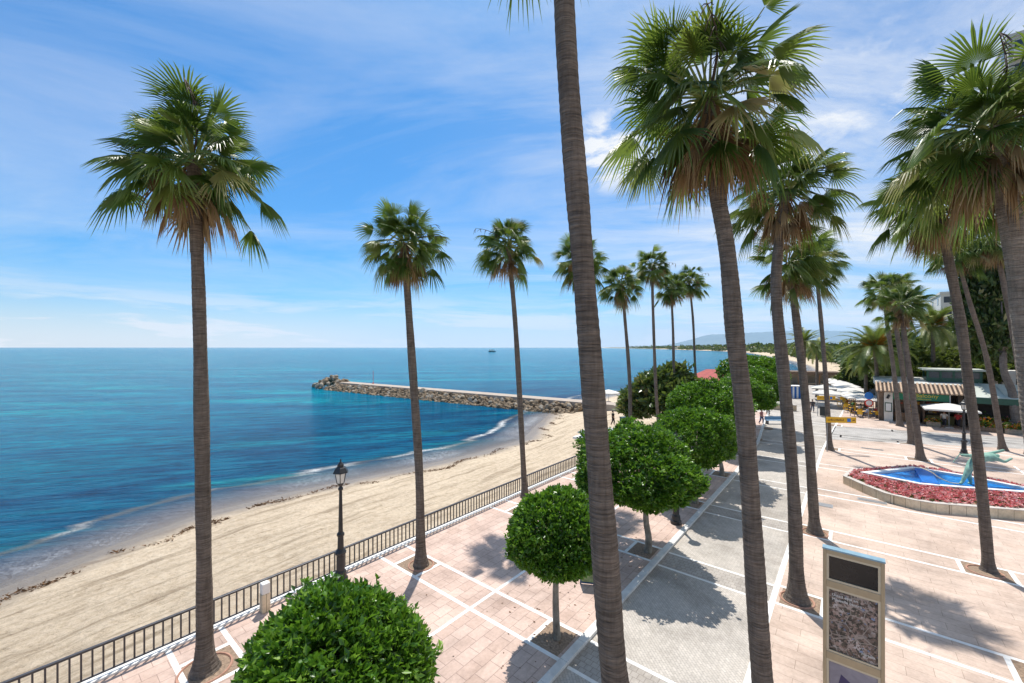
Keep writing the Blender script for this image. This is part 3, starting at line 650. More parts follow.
# ================================================================ clipped trees
def crown_cloud(seed, nspr, per, ll, lw_, m, name='crown', lobes=14, bumpy=0.10, flat=0.52, inner=0.38, blobs=None, hang=0.0):
    """leaf sprigs on a lumpy unit ball (or on several blobs); leaf sizes relative to radius 1"""
    rg = np.random.RandomState(seed)
    d = rg.normal(size=(nspr, 3)); d /= np.linalg.norm(d, axis=1, keepdims=True)
    lc = rg.normal(size=(lobes, 3)); lc /= np.linalg.norm(lc, axis=1, keepdims=True)
    lum = np.max(d@lc.T, axis=1); r = 1-bumpy + bumpy*1.6*np.clip((lum-0.6)/0.4, 0, 1) + rg.normal(size=nspr)*0.018
    wob = np.array([mnoise.noise(Vector(q*2.1)+Vector((seed*3.7, 0, 0))) for q in d]); r = r*(1+wob*bumpy*0.9)
    shoot = rg.uniform(size=nspr) < 0.03; r = np.where(shoot, r*rg.uniform(1.04, 1.13, nspr), r)
    deepr = rg.uniform(size=nspr); r = np.where(deepr < inner, r*rg.uniform(0.62, 0.96, nspr), r)
    P = d*r[:, None]; P[:, 2] = np.where(P[:, 2] < 0, P[:, 2]*flat, P[:, 2])
    if blobs is not None:
        bc = np.array(blobs, float); w = bc[:, 3]**2; k = rg.choice(len(bc), nspr, p=w/w.sum())
        P = bc[k, :3] + P*bc[k, 3:4]*[1, 1, 0.8]
    axis = d + [0, 0, 0.55] + rg.normal(size=d.shape)*0.35; axis /= np.linalg.norm(axis, axis=1, keepdims=True)
    sv = np.clip(rg.normal(0.48, 0.2, nspr), 0, 1)
    PP = np.repeat(P, per, 0); AX = np.repeat(axis, per, 0); n = len(PP)
    D = AX*0.75 + rg.normal(size=(n, 3))*0.62; D[:, 2] -= hang
    PP = PP + rg.normal(size=(n, 3))*ll*0.28
    Lr = rg.uniform(0.7, 1.25, n)*ll
    V, T = leaves_np(rg, PP, D, Lr, Lr/ll*lw_, 0.3)
    var = np.clip(np.repeat(sv, per) + rg.normal(0, 0.13, n), 0, 1)
    return mesh_np(name, V, T, m, np.repeat(var, 4))
CB = [crown_cloud(1, 4000, 9, 0.10, 0.025, M['ficus'], bumpy=0.09), crown_cloud(2, 3200, 8, 0.098, 0.025, M['ficus'], bumpy=0.07),
      crown_cloud(3, 5200, 8, 0.072, 0.02, M['ficus'], lobes=22, bumpy=0.22), crown_cloud(4, 4200, 8, 0.078, 0.022, M['ficus'], lobes=20, bumpy=0.20)]
def tube_tree(name, cat, label, base, h, r, crown, cz, sx, sy, sz, rz, off=(0, 0), tm='tree_trunk', group=None, limbs=5, seed=0):
    rg = random.Random(seed); t = thing(name, label, cat, base, 0, group)
    pts = [(0, 0, -0.05)] + [(rg.uniform(-0.06, 0.06)*h*0.4+off[0]*k/8, rg.uniform(-0.06, 0.06)*h*0.4+off[1]*k/8, h*k/4) for k in range(1, 5)]
    mb = trunk_mesh(pts, r, r*0.78, seed, 1.3, 0.16, 12)
    top = Vector(pts[-1])
    for i in range(limbs):
        a = i*6.28/limbs+rg.uniform(-0.4, 0.4); e = Vector((math.cos(a)*sx*0.62+off[0], math.sin(a)*sy*0.62+off[1], cz+sz*rg.uniform(-0.1, 0.45)))
        mid = top.lerp(e, 0.5)+Vector((0, 0, -0.12*sz)); mb.tube([top-Vector((0, 0, 0.25)), mid, e], [r*0.6, r*0.4, r*0.15], 7)
    mb.build('trunk', M[tm], t, smooth=True)
    c = link('crown', crown, t); c.location = (off[0], off[1], cz); c.scale = (sx, sy, sz); c.rotation_euler = (0, 0, rz)
    return t
TG = 'clipped round trees along the kerb'
# u, v, crown radii, centre height, trunk height
TT = [(3.57, -7.0, 1.5, 1.5, 1.42, 3.05, 2.3, 0, (0, 0), 'nearest clipped tree, a big glossy dome at the bottom of the view'),
      (10.67, -6.99, 1.40, 1.40, 1.5, 3.0, 2.4, 1, (0, 0), 'small round clipped tree with thin trunk, just left of the huge palm trunk'),
      (17.69, -6.84, 2.5, 2.3, 1.9, 3.4, 2.6, 2, (-0.45, 0), 'wide clipped tree just right of the huge palm trunk'),
      (25.0, -6.86, 2.05, 2.1, 1.95, 3.4, 2.5, 3, (-0.1, 0), 'clipped tree directly behind the black lamp base at the kerb'),
      (31.64, -6.94, 2.9, 2.5, 2.1, 4.2, 2.6, 2, (-1.0, 0), 'broad clipped tree fourth from the front, left of the big brown-skirted palm'),
      (38.7, -7.3, 2.2, 2.2, 1.7, 4.6, 2.8, 3, (0.2, 0), 'clipped tree partly behind the big near palm trunk'),
      (45.6, -7.6, 2.5, 2.5, 1.9, 4.8, 2.9, 2, (0, 0), 'clipped tree second from the far end of the kerb row'),
      (52.5, -8.2, 3.4, 3.0, 2.5, 5.4, 3.0, 3, (-0.2, 0), 'far bushy tree ending the kerb row, the tallest of it')]
for i, (u, v, sx, sy, sz, cz, th, ci, off, lab) in enumerate(TT):
    tube_tree('clipped_tree', 'tree', lab, W(u, v), th, 0.105 if i < 2 else 0.14, CB[ci], cz, sx, sy, sz, i*1.1, off, group=TG, seed=50+i)
# ================================================================ big bush and other broad trees
BB = [(0, 0, 0, 0.62), (-0.45, 0.1, -0.1, 0.48), (0.42, -0.1, -0.05, 0.5), (0.1, 0.4, 0.12, 0.45), (-0.1, -0.35, -0.1, 0.5), (0.2, 0.0, 0.38, 0.4), (-0.35, -0.1, 0.3, 0.3), (0.6, 0.2, -0.25, 0.35), (-0.7, 0.1, -0.3, 0.32)]
mag = crown_cloud(9, 2900, 8, 0.17, 0.042, M['magnolia'], blobs=BB, lobes=10, bumpy=0.22, inner=0.35)
tube_tree('bush', 'bush', 'big broad-leaved olive green bush at the beach edge below the four slim palms', W(45.5, -15.9), 1.2, 0.2, mag, 3.7, 4.6, 4.4, 4.2, 0.3, seed=61)
olv = crown_cloud(12, 2400, 8, 0.13, 0.03, M['olive'], blobs=BB, lobes=10, bumpy=0.2, inner=0.35)
drk = crown_cloud(13, 3000, 8, 0.13, 0.032, M['darkleaf'], blobs=[(0, 0, 0.2, 0.5), (-0.35, 0.1, -0.3, 0.42), (0.3, 0.1, -0.25, 0.4), (0.0, 0.2, 0.7, 0.38), (-0.3, -0.1, 0.45, 0.3), (0.35, -0.1, 0.3, 0.35), (-0.1, -0.3, -0.6, 0.38), (0.3, 0, -0.7, 0.3), (-0.45, 0, -0.62, 0.25)], lobes=12, bumpy=0.25, inner=0.35)
tube_tree('broad_tree', 'tree', 'tall dark evergreen tree at the right edge behind the leaning palms', W(66.1, 13.4), 8.5, 0.36, drk, 13.4, 3.9, 4.6, 6.6, 1.1, (2.2, 4.3), 'palm_trunk', seed=63)
for i, (u, v, s, cz, me, lab) in enumerate([(84, 7.0, 4.4, 5.6, olv, 'yellow-green bushy tree rising behind the cafe roof left of the roof pavilion'),
        (88, 11.5, 4.2, 6.4, olv, 'yellow-green tree behind the middle of the cafe roof'), (86, 17.0, 4.0, 6.0, olv, 'yellow-green tree behind the flower shop, left of the dark tree'),
        (104, 12, 5.0, 8.5, olv, 'taller olive tree in the distance behind the cafe roof'),
        (80, 22.5, 6.0, 10.0, drk, 'dark tree behind the flower shop at the extreme right'),
        (98, 5.5, 3.6, 5.0, drk, 'dark low tree behind the date palms'),
        (118, 7, 5, 7, olv, 'distant olive tree beyond the date palms')]):
    tube_tree('broad_tree', 'tree', lab, W(u, v), cz*0.5, 0.2, me, cz, s, s, s*0.85, i*1.7, seed=70+i, group='broad trees behind the cafe')
rg = random.Random(8)
for i in range(64):
    u = 100+320*rg.random()**1.7; v = rg.uniform(2, 20) + (u-115)*0.10; s = rg.uniform(3.5, 6.5)
    X_, Y_, _ = W(u, v); d = float(coast_d(np.array([X_]), np.array([Y_]))[0])
    if d < 22: v += 26-d
    tube_tree('broad_tree', 'tree', 'olive green tree of the far seafront grove along the bay', W(u, v, -0.5), s*0.9, 0.2, (olv, drk)[i % 2], s*1.15, s, s, s*0.8, i*1.7, seed=90+i, group='trees of the far seafront grove', limbs=3)
# ================================================================ date palms
def date_crown(seed, n=46):
    rg = random.Random(seed); mb = MB()
    for i in range(n):
        t = (i+0.5)/n; el = R(80-115*t**0.8+rg.uniform(-8, 8)); az = i*2.39996+rg.uniform(-0.3, 0.3)
        hd = Vector((math.cos(az), math.sin(az), 0)); Lf = rg.uniform(2.9, 3.7); K = 11; pts = []; p = hd*0.15; a = el
        for k in range(K+1):
            pts.append(p.copy()); p = p + (hd*math.cos(a)+Vector((0, 0, math.sin(a))))*Lf/K; a -= R(rg.uniform(6, 9))*(0.4+k/K)
        var = min(1, max(0, rg.gauss(0.42, 0.18)+(0.2 if t > 0.8 else 0)))
        mb.tube(pts, [0.03*(1-0.8*k/K) for k in range(K+1)], 3, cap=False, var=0.85)
        side = hd.cross(Vector((0, 0, 1)))
        for k in range(4, 4*K):
            x = k/4; j = min(int(x), K-1); q = pts[j].lerp(pts[j+1], x-j); tg = (pts[j+1]-pts[j]).normalized()
            ll = 0.52*math.sin(math.pi*min(0.98, 0.12+0.85*x/K))+0.12
            nn = side.cross(tg)
            for s in (-1, 1):
                e = q + (tg*0.55 + side*s*0.8 + nn*0.3).normalized()*ll*rg.uniform(0.8, 1.1) - Vector((0, 0, 0.08))
                w = tg*0.05; mb.add([q-w, q+w, e], [(0, 1, 2)], min(1, max(0, var+rg.uniform(-0.1, 0.12))))
    return mb.mesh('crown', M['date'])
DC = [date_crown(1), date_crown(2)]
def orange_mesh():
    rg = np.random.RandomState(5); n = 600; a = rg.uniform(0, 6.28, n); D = np.column_stack([np.cos(a), np.sin(a), rg.uniform(-0.3, 1.6, n)])
    V, T = leaves_np(rg, D*0.35+[0, 0, 0.2], D, rg.uniform(0.4, 0.85, n), 0.025); return mesh_np('fruit_stalks', V, T, M['orange'], np.repeat(rg.uniform(size=n), 4))
OM = orange_mesh()
def date_palm(u, v, h, s, ci, rz, lab, fruit=True, lean=(0, 0)):
    t = thing('date_palm', lab, 'palm tree', W(u, v), 0, 'feathery date palms')
    trunk_mesh([(0, 0, -0.1), (lean[0]*0.3, lean[1]*0.3, h*0.5), (lean[0], lean[1], h)], 0.24, 0.21, int(u), 1.4, 0.14, 10).build('trunk', M['palm_trunk'], t)
    c = link('crown', DC[ci], t); c.location = (lean[0], lean[1], h); c.scale = (s, s, s); c.rotation_euler = (0, 0, rz)
    if fruit: f = link('fruit_stalks', OM, t); f.location = (lean[0], lean[1], h); f.scale = (s,)*3
date_palm(75.5, 3.0, 9.0, 1.45, 0, 0.3, 'large feathery date palm with orange stalks left of the cafe roof', True, (-0.5, 0))
date_palm(80, 1.8, 6.6, 0.95, 1, 1.3, 'smaller date palm just left of and behind the large orange-stalked one', False)
date_palm(84, -5.9, 9.9, 1.0, 0, 2.3, 'date palm between the far road and the bay, left of the yellow signs', False)
date_palm(92, -4.6, 8.6, 0.95, 1, 0.3, 'far date palm on the seafront just right of the slender palm with yellow signs', False)
date_palm(82, 9.0, 12.0, 1.3, 1, 3.3, 'tall date palm behind the cafe roof to the right of the clustered palms', True)
date_palm(92, 13.0, 10.5, 1.1, 0, 1.9, 'thin dark-trunked date palm behind the cafe roof pavilion', False)
date_palm(112, 3, 9.0, 1.2, 0, 1.9, 'distant date palm beyond the white parasols', False)
# ================================================================ street furniture
def text_mesh(s, size, m, align='LEFT', extrude=0.004):
    cu = bpy.data.curves.new('t', 'FONT'); cu.body = s; cu.size = size; cu.extrude = extrude; cu.align_x = align
    o = bpy.data.objects.new('t', cu); COL.objects.link(o); dg = bpy.context.evaluated_depsgraph_get(); dg.update()
    me = bpy.data.meshes.new_from_object(o.evaluated_get(dg)); bpy.data.objects.remove(o); me.materials.clear(); me.materials.append(m); return me
def lamp(u, v, lab):
    t = thing('street_lamp', lab, 'street lamp', W(u, v), 0.3, 'black lantern street lamps')
    p = MB(); p.lathe([(0.27, 0), (0.27, 0.16), (0.22, 0.22), (0.2, 0.42), (0.155, 0.48), (0.15, 1.05), (0.20, 1.1), (0.21, 1.17), (0.16, 1.24), (0.115, 1.3), (0.105, 1.75), (0.14, 1.8), (0.14, 1.86), (0.085, 1.93), (0.055, 3.5), (0.09, 3.54), (0.09, 3.6), (0.05, 3.66), (0.10, 3.74), (0.13, 3.80)], 14)
    p.build('post', M['black'], t, smooth=False)
    p = MB(); p.lathe([(0.135, 3.81), (0.21, 4.2)], 6); p.build('lantern_glass', M['glass'], t)
    p = MB()
    for k in range(6):
        a = 2*math.pi*(k+0.5)/6; p.tube([(0.14*math.cos(a), 0.14*math.sin(a), 3.8), (0.216*math.cos(a), 0.216*math.sin(a), 4.21)], 0.014, 5)
    p.lathe([(0.30, 4.2), (0.29, 4.24), (0.20, 4.38), (0.12, 4.44), (0.13, 4.5), (0.06, 4.58), (0.02, 4.62), (0.035, 4.66), (0.01, 4.72)], 6); p.build('lantern_cap', M['black'], t)
    return t
lamp(7.94, -15.05, 'black lantern street lamp by the beach railing at the left of the view')
lamp(21.46, -6.85, 'black street lamp at the kerb, its lantern buried in the clipped tree crown')
lamp(50.32, 7.33, 'black lantern street lamp between the flower planter and the green cafe')
lamp(67.8, -2.4, 'distant black lantern street lamp beside the dark bin near the striped cabin')
v_, u_ = G(265, 611)
t = thing('bollard', 'short pale square bollard with white cap standing against the railing', 'bollard', W(u_, v_), -ANG)
p = MB(); p.box(-0.13, 0.13, -0.13, 0.13, 0, 0.62); p.build('base', M['stonewall'], t, bevel=0.02)
p = MB(); p.box(-0.125, 0.125, -0.125, 0.125, 0.62, 0.98); p.build('lamp_cap', M['white'], t, bevel=0.03)
# town map totem
t = thing('map_totem', 'tall champagne metal totem with an aerial town map poster in its middle frame', 'sign', W(12.35, -0.5), -ANG)
Wd = 1.10
p = MB(); p.box(0, 0.07, -0.09, 0.09, 0, 4.2); p.box(Wd-0.07, Wd, -0.09, 0.09, 0, 4.2)
for z0, z1 in ((0, 0.28), (1.62, 1.80), (3.32, 3.48), (4.10, 4.2)): p.box(0.07, Wd-0.07, -0.088, 0.088, z0, z1)
p.build('frame', M['totem'], t, bevel=0.008)
p = MB()
for z0, z1 in ((0.28, 1.62), (1.80, 3.32), (3.48, 4.10)):
    for x0, x1, a, b_ in ((0.07, 0.115, z0, z1), (Wd-0.115, Wd-0.07, z0, z1), (0.115, Wd-0.115, z0, z0+0.045), (0.115, Wd-0.115, z1-0.045, z1)): p.box(x0, x1, -0.078, 0.078, a, b_)
p.build('inner_frame', plain('pale_trim', (0.55, 0.49, 0.36), 0.4, 0.3, var=0.05), t)
p = MB(); p.box(0.118, Wd-0.118, -0.05, 0.05, 3.53, 4.05); p.build('header_panel', plain('black_panel', (0.014, 0.012, 0.011), 0.2, var=0.3), t)
p = MB(); p.box(0.118, Wd-0.118, -0.055, 0.055, 1.85, 3.27); mp = p.build('map_poster', M['map'], t)
p = MB(); p.box(0.118, Wd-0.118, -0.055, 0.055, 0.33, 1.57); p.build('poster', M['poster_purple'], t)
p = MB(); q = MB(); q.prism([(0.30, 0.35), (0.82, 0.35), (0.86, 0.9), (0.70, 1.12), (0.52, 1.16), (0.34, 1.28), (0.28, 1.0)], 0, 0.004, bottom=True); sh = q.build('printed_shape', plain('navy_print', (0.025, 0.018, 0.10), 0.3, var=0.3), t); sh.rotation_euler = (R(90), 0, 0); sh.location = (0, -0.056, 0.33-0.33+0.06)
p.box(-0.01, Wd+0.01, -0.10, 0.10, 4.2, 4.235); p.build('top_cap', plain('blue_grey_cap', (0.24, 0.38, 0.46), 0.4, 0.2), t)
wt = plain('white_print', (0.75, 0.74, 0.70), 0.5)
for i, s in enumerate(['Usted está en', 'Marbella centro']):
    o = link('lettering', text_mesh(s, 0.085, wt), mp); o.location = (0.17, -0.058, 3.13-0.10*i); o.rotation_euler = (R(90), 0, 0)
o = link('lettering', text_mesh('Marbella', 0.07, wt), mp); o.location = (0.70, -0.058, 1.98); o.rotation_euler = (R(90), 0, 0)
# small sign board under the first clipped tree
v_, u_ = G(592, 585)
t = thing('notice_board', 'low blue framed notice board half hidden behind the huge palm trunk', 'sign', W(u_, v_), -ANG+0.5)
p = MB(); p.box(-0.45, 0.45, -0.03, 0.03, 0.05, 0.10); p.box(-0.45, 0.45, -0.03, 0.03, 1.2, 1.25); p.box(-0.45, -0.40, -0.03, 0.03, 0, 1.25); p.box(0.40, 0.45, -0.03, 0.03, 0, 1.25); p.build('frame', plain('navy_frame', (0.02, 0.08, 0.17), 0.4), t)
p = MB(); p.box(-0.40, 0.40, -0.012, 0.012, 0.10, 1.2); p.build('panel', plain('pale_green_print', (0.30, 0.36, 0.16), 0.5, var=0.5, scale=5), t)
# ================================================================ fountain planter with boat pool
near = [G(x, y) for x, y in ((843, 483.5), (861, 492), (885, 502), (912, 509), (935, 513), (976, 516.5), (1024, 520.5), (1100, 525))]
farp = [G(x, y, 0.5) for x, y in ((1110, 502), (1040, 488.6), (1000, 480.8), (960, 472.7), (912, 465.5), (880, 467.5), (851, 469.3))]
outer = near + farp
hull = [G(x, y, 0.62) for x, y in ((860, 472.3), (912, 466.8), (968, 475.5), (1024, 487), (1066, 494.3), (1024, 492.6), (968, 488.3), (921, 484.6))]
def inset(pl, d):
    out = []; n = len(pl); area = sum(pl[i][0]*pl[(i+1) % n][1]-pl[(i+1) % n][0]*pl[i][1] for i in range(n)); sg = 1 if area > 0 else -1
    for i in range(n):
        a, b_, c = Vector(pl[i-1]), Vector(pl[i]), Vector(pl[(i+1) % n]); e1 = (b_-a).normalized(); e2 = (c-b_).normalized()
        n1 = Vector((-e1.y, e1.x))*sg; n2 = Vector((-e2.y, e2.x))*sg; m_ = n1+n2; k = m_.dot(n1)
        out.append(tuple(b_ + m_*(d/max(k, 0.35))))
    return out
def ring(mb, a, b_, z0, z1):
    n = len(a); vs = [(x, y, z) for z in (z0, z1) for pl in (a, b_) for x, y in pl]
    fs = []
    for i in range(n):
        j = (i+1) % n; fs += [(i, j, 2*n+j, 2*n+i), (n+j, n+i, 3*n+i, 3*n+j), (2*n+i, 2*n+j, 3*n+j, 3*n+i)]
    mb.add(vs, fs)
ft = thing('fountain', 'boat-shaped blue pool with white rim inside a pale stone flower planter', 'fountain', (0, 0, 0), -ANG)
oi = inset(outer, 0.28)
p = MB(); ring(p, outer, oi, -0.02, 0.50); p.build('planter_wall', M['stonewall'], ft)
p = MB(); ring(p, [tuple(Vector(a)*1.0) for a in inset(outer, -0.02)], inset(outer, 0.30), 0.502, 0.535); p.build('wall_coping', M['concrete'], ft)
p = MB(); p.prism(oi, 0.0, 0.44); p.build('soil_bed', M['soil'], ft)
hi = inset(hull, 0.30)
p = MB(); ring(p, hull, hi, 0.40, 0.66); p.build('boat_rim', M['white'], ft, bevel=0.02)
p = MB(); p.prism(inset(hull, 0.29), 0.2, 0.50); p.build('water', M['pool_water'], ft)
B_, D_ = Vector(G(914, 467.5, 0.64)), Vector(G(923, 483.6, 0.64)); dr = (D_-B_).normalized(); pr = Vector((-dr.y, dr.x))
if pr.x < 0: pr = -pr
a_, c_ = B_+dr*0.3, D_-dr*0.25
p = MB(); p.prism([tuple(a_), tuple(a_+pr*0.75), tuple(c_+pr*0.75), tuple(c_)], 0.52, 0.70); p.build('thwart', M['pool'], ft, bevel=0.015)
# flowers
rs3 = np.random.RandomState(21); fl = []
def inside(pl, x, y):
    c = False; n = len(pl)
    for i in range(n):
        x1, y1 = pl[i]; x2, y2 = pl[(i+1) % n]
        if (y1 > y) != (y2 > y) and x < (x2-x1)*(y-y1)/(y2-y1)+x1: c = not c
    return c
xs = [q[0] for q in oi]; ys = [q[1] for q in oi]; ho = inset(hull, -0.12)
while len(fl) < 2300:
    x, y = rs3.uniform(min(xs), max(xs)), rs3.uniform(min(ys), max(ys))
    if inside(oi, x, y) and not inside(ho, x, y): fl.append((x, y, 0.50+rs3.uniform(0, 0.13)))
fl = np.array(fl); per = 9; PP = np.repeat(fl, per, 0)+rs3.normal(size=(len(fl)*per, 3))*[0.035, 0.035, 0.02]; D = rs3.normal(size=PP.shape); D[:, 2] = np.abs(D[:, 2])*0.7+0.3
isf = np.repeat(rs3.uniform(size=len(fl)) < 0.76, per); PP[~isf, 2] -= 0.05
V, T = leaves_np(rs3, PP, D, np.where(isf, 0.10, 0.11), np.where(isf, 0.045, 0.032))
var = np.where(isf, np.repeat(rs3.uniform(0.36, 1.0, len(fl)), per), rs3.uniform(0, 0.3, len(PP)))
o = local(link('flower_bed', mesh_np('flower_bed', V, T, M['flowers'], np.repeat(var, 4)))); tag(o, kind='stuff')
# bronze figure leaning out over the boat
Yb = 25.3
def K(px, py, dy=0.0): return Vector(((px-512)*Yb/F, Yb+dy, H-(py-347)*Yb/F))
def skinmesh(name, nodes, edges, m, parent, sub=2):
    me = bpy.data.meshes.new(name); me.from_pydata([n[0] for n in nodes], edges, []); o = link(name, me, parent); me.materials.append(m)
    sk = o.modifiers.new('skin', 'SKIN'); sk.use_smooth_shade = True
    for i, n in enumerate(nodes): me.skin_vertices[0].data[i].radius = (n[1], n[1])
    for d in me.skin_vertices[0].data: d.use_root = False
    me.skin_vertices[0].data[0].use_root = True
    ss = o.modifiers.new('sub', 'SUBSURF'); ss.levels = sub; ss.render_levels = sub
    return o
base = K(968, 484.5)
st = thing('statue', 'green bronze figure leaning far forward over the boat pool with arms outstretched', 'statue', base)
def k(px, py, dy=0.0): return K(px, py, dy) - base
nodes = [(k(972, 461), 0.17), (k(965.5, 471, -0.1), 0.105), (k(960.5, 481.5, -0.1), 0.06), (k(957.5, 483.5, -0.12), 0.05),
         (k(971, 474, 0.15), 0.10), (k(974.5, 483.5, 0.2), 0.06), (k(971.5, 485, 0.2), 0.05),
         (k(980, 459), 0.155), (k(988, 457), 0.19), (k(993, 455.5), 0.13), (k(995.8, 455.8), 0.06), (k(998.6, 455.6), 0.115),
         (k(992, 458, -0.3), 0.085), (k(998, 460.5, -0.34), 0.06), (k(1004, 458.0, -0.3), 0.045), (k(1006.5, 457.0, -0.28), 0.05),
         (k(990, 456, 0.26), 0.09), (k(998.5, 453.5, 0.24), 0.065), (k(1007, 450.5, 0.12), 0.05),
         (k(977, 456.5, 0.05), 0.09), (k(968, 455.8, 0.05), 0.075), (k(961, 455.0, 0.0), 0.055)]
nodes = [(a_, r_*1.45) for a_, r_ in nodes]
skinmesh('body', nodes, [(0, 1), (1, 2), (2, 3), (0, 4), (4, 5), (5, 6), (0, 7), (7, 8), (8, 9), (9, 10), (10, 11), (8, 12), (12, 13), (13, 14), (14, 15), (8, 16), (16, 17), (17, 18), (7, 19), (19, 20), (20, 21)], M['bronze'], st)
p = MB(); p.tube([k(960.3, 453.5), k(953.2, 462)], 0.025, 6); p.build('rod', M['bronze'], st)
rp = [K(959, 483.2, -0.1), K(952, 483), K(945, 480.5), K(938, 477), K(932, 472.5), K(929.5, 470, 0.6)]
p = MB(); p.tube(spline(rp, 24), 0.035, 6); o = p.build('rope', M['rope'], None, True); tag(o, 'pale rope curving over the pool from the bronze feet to the blue thwart', 'rope')
# ================================================================ cafe with green fascia
cf = thing('cafe', 'low cafe with green fascia sign, tiled eave and green roof pavilion', 'building', (0, 0, 0), -ANG)
u0 = 67.6
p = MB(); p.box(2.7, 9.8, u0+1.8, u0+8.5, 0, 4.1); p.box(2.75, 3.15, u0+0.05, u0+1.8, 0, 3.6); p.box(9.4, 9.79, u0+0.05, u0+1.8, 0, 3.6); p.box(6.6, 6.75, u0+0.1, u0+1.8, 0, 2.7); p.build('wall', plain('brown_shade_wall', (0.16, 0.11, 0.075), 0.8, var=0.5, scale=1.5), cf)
p = MB(); p.box(3.2, 4.0, u0-0.05, u0+0.7, 0, 3.55); pl = p.build('pillar', M['plaster'], cf)
p = MB(); p.box(3.28, 3.92, u0-0.10, u0-0.052, 1.15, 2.25); q = p.build('menu_board', M['green'], pl)
p = MB(); p.box(3.36, 3.84, u0-0.12, u0-0.102, 1.25, 2.15); p.build('menu_sheet', M['white'], pl)
p = MB(); p.tube([(3.5, u0-0.06, 2.75), (3.68, u0-0.07, 3.2)], 0.13, 8); p.build('emblem', M['black'], pl)
p = MB(); p.box(4.02, 8.7, u0-0.12, u0-0.02, 2.72, 3.6); fs_ = p.build('fascia_sign', M['sign_green'], cf)
ylet = plain('yellow_lettering', (0.75, 0.55, 0.04), 0.5)
o = link('lettering', text_mesh('The Balcony', 0.62, ylet), fs_); o.location = (4.75, u0-0.125, 3.10); o.rotation_euler = (R(90), 0, 0)
o = link('lettering', text_mesh('Restaurante', 0.28, ylet), fs_); o.location = (5.9, u0-0.125, 2.82); o.rotation_euler = (R(90), 0, 0)
p = MB(); p.box(8.72, 8.80, u0-0.14, u0-0.02, 2.6, 3.62); p.build('white_trim', M['white'], fs_)
p = MB()
p.add([(2.4, u0-0.75, 3.62), (10.0, u0-0.75, 3.62), (10.0, u0+1.6, 4.55), (2.4, u0+1.6, 4.55), (2.4, u0-0.75, 3.56), (10.0, u0-0.75, 3.56), (10.0, u0+1.6, 4.49), (2.4, u0+1.6, 4.49)], [(0, 1, 2, 3), (7, 6, 5, 4), (0, 4, 5, 1), (1, 5, 6, 2), (3, 2, 6, 7), (0, 3, 7, 4)])
p.m = 1
for i in range(21):
    x = 2.55+i*0.37; p.tube([(x, u0-0.80, 3.68), (x, u0+1.6, 4.63)], 0.10, 7)
p.build('tile_eave', [plain('tile_gap', (0.06, 0.04, 0.03), 0.9), M['tile']], cf)
p = MB()
p.add([(2.5, u0+1.62, 4.58), (9.9, u0+1.62, 4.58), (9.9, u0+8.6, 5.0), (2.5, u0+8.6, 5.0), (2.5, u0+1.62, 4.1), (9.9, u0+1.62, 4.1), (9.9, u0+8.6, 4.1), (2.5, u0+8.6, 4.1)], [(0, 1, 2, 3), (0, 4, 5, 1), (1, 5, 6, 2), (2, 6, 7, 3), (3, 7, 4, 0)])
p.build('roof', M['roofwhite'], cf)
p = MB(); z0 = 4.75
p.box(7.3, 11.9, 71.6, 75.5, z0, z0+0.5); p.box(7.3, 11.9, 71.6, 75.5, 6.0, 6.15)
for x in (7.3, 8.4, 9.5, 10.6, 11.7): p.box(x, x+0.2, 71.6, 71.8, z0+0.5, 6.0); p.box(x, x+0.2, 75.3, 75.5, z0+0.5, 6.0)
pv_ = p.build('pavilion', M['green'], cf)
p = MB(); p.box(7.5, 11.7, 71.66, 71.7, z0+0.5, 6.0); p.build('window', M['window'], pv_)
p = MB(); p.prism([(6.9, 71.1), (12.3, 71.1), (12.3, 76), (6.9, 76)], 6.15, 6.3, bottom=True); p.build('pavilion_roof', M['roofpanel'], pv_)
p = MB(); p.box(4.2, 6.4, u0+0.6, u0+1.1, 0, 1.05); p.build('counter', M['wood'], cf)
p = MB(); p.box(6.9, 9.2, u0+0.7, u0+1.2, 0, 1.0); p.build('counter', plain('olive_counter', (0.22, 0.19, 0.07), 0.7), cf)
rg = random.Random(3)
for i, (c, nme) in enumerate([((0.65, 0.35, 0.03), 'a'), ((0.5, 0.1, 0.05), 'b'), ((0.6, 0.55, 0.45), 'c')]):
    p = MB()
    for j in range(9):
        x = rg.uniform(4.3, 9.0); z = rg.uniform(1.1, 2.3); p.box(x, x+rg.uniform(0.15, 0.5), u0+1.6, u0+1.75, z, z+rg.uniform(0.12, 0.35))
    tag(p.build('shelf_goods', plain('goods_'+nme, c, 0.6), cf), kind='stuff')
# flower shop
fs2 = thing('flower_shop', 'open fronted flower shop with pale green roof and dark green awning valance', 'building', (0, 0, 0), -ANG)
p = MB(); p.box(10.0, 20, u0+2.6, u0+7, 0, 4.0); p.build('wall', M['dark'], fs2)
p = MB(); p.add([(9.95, u0-1.0, 3.55), (20.5, u0-1.0, 3.55), (20.5, u0+4.0, 4.75), (9.95, u0+4.0, 4.75), (9.95, u0-1.0, 3.47), (20.5, u0-1.0, 3.47), (20.5, u0+4.0, 4.6), (9.95, u0+4.0, 4.6)], [(0, 1, 2, 3), (7, 6, 5, 4), (0, 4, 5, 1), (1, 5, 6, 2), (2, 6, 7, 3), (3, 7, 4, 0)])
for i in range(9): p.tube([(10.4+i*1.2, u0-1.0, 3.6), (10.4+i*1.2, u0+4, 4.8)], 0.04, 6)
p.build('roof', M['roofpanel'], fs2)
p = MB(); p.box(10.0, 20.4, u0-1.06, u0-1.0, 2.85, 3.5); p.build('awning', M['green'], fs2)
for x in (10.2, 13.4, 16.6, 19.8):
    p = MB(); p.box(x-0.05, x+0.05, u0-0.95, u0-0.85, 0, 3.47); p.build('post', M['green'], fs2)
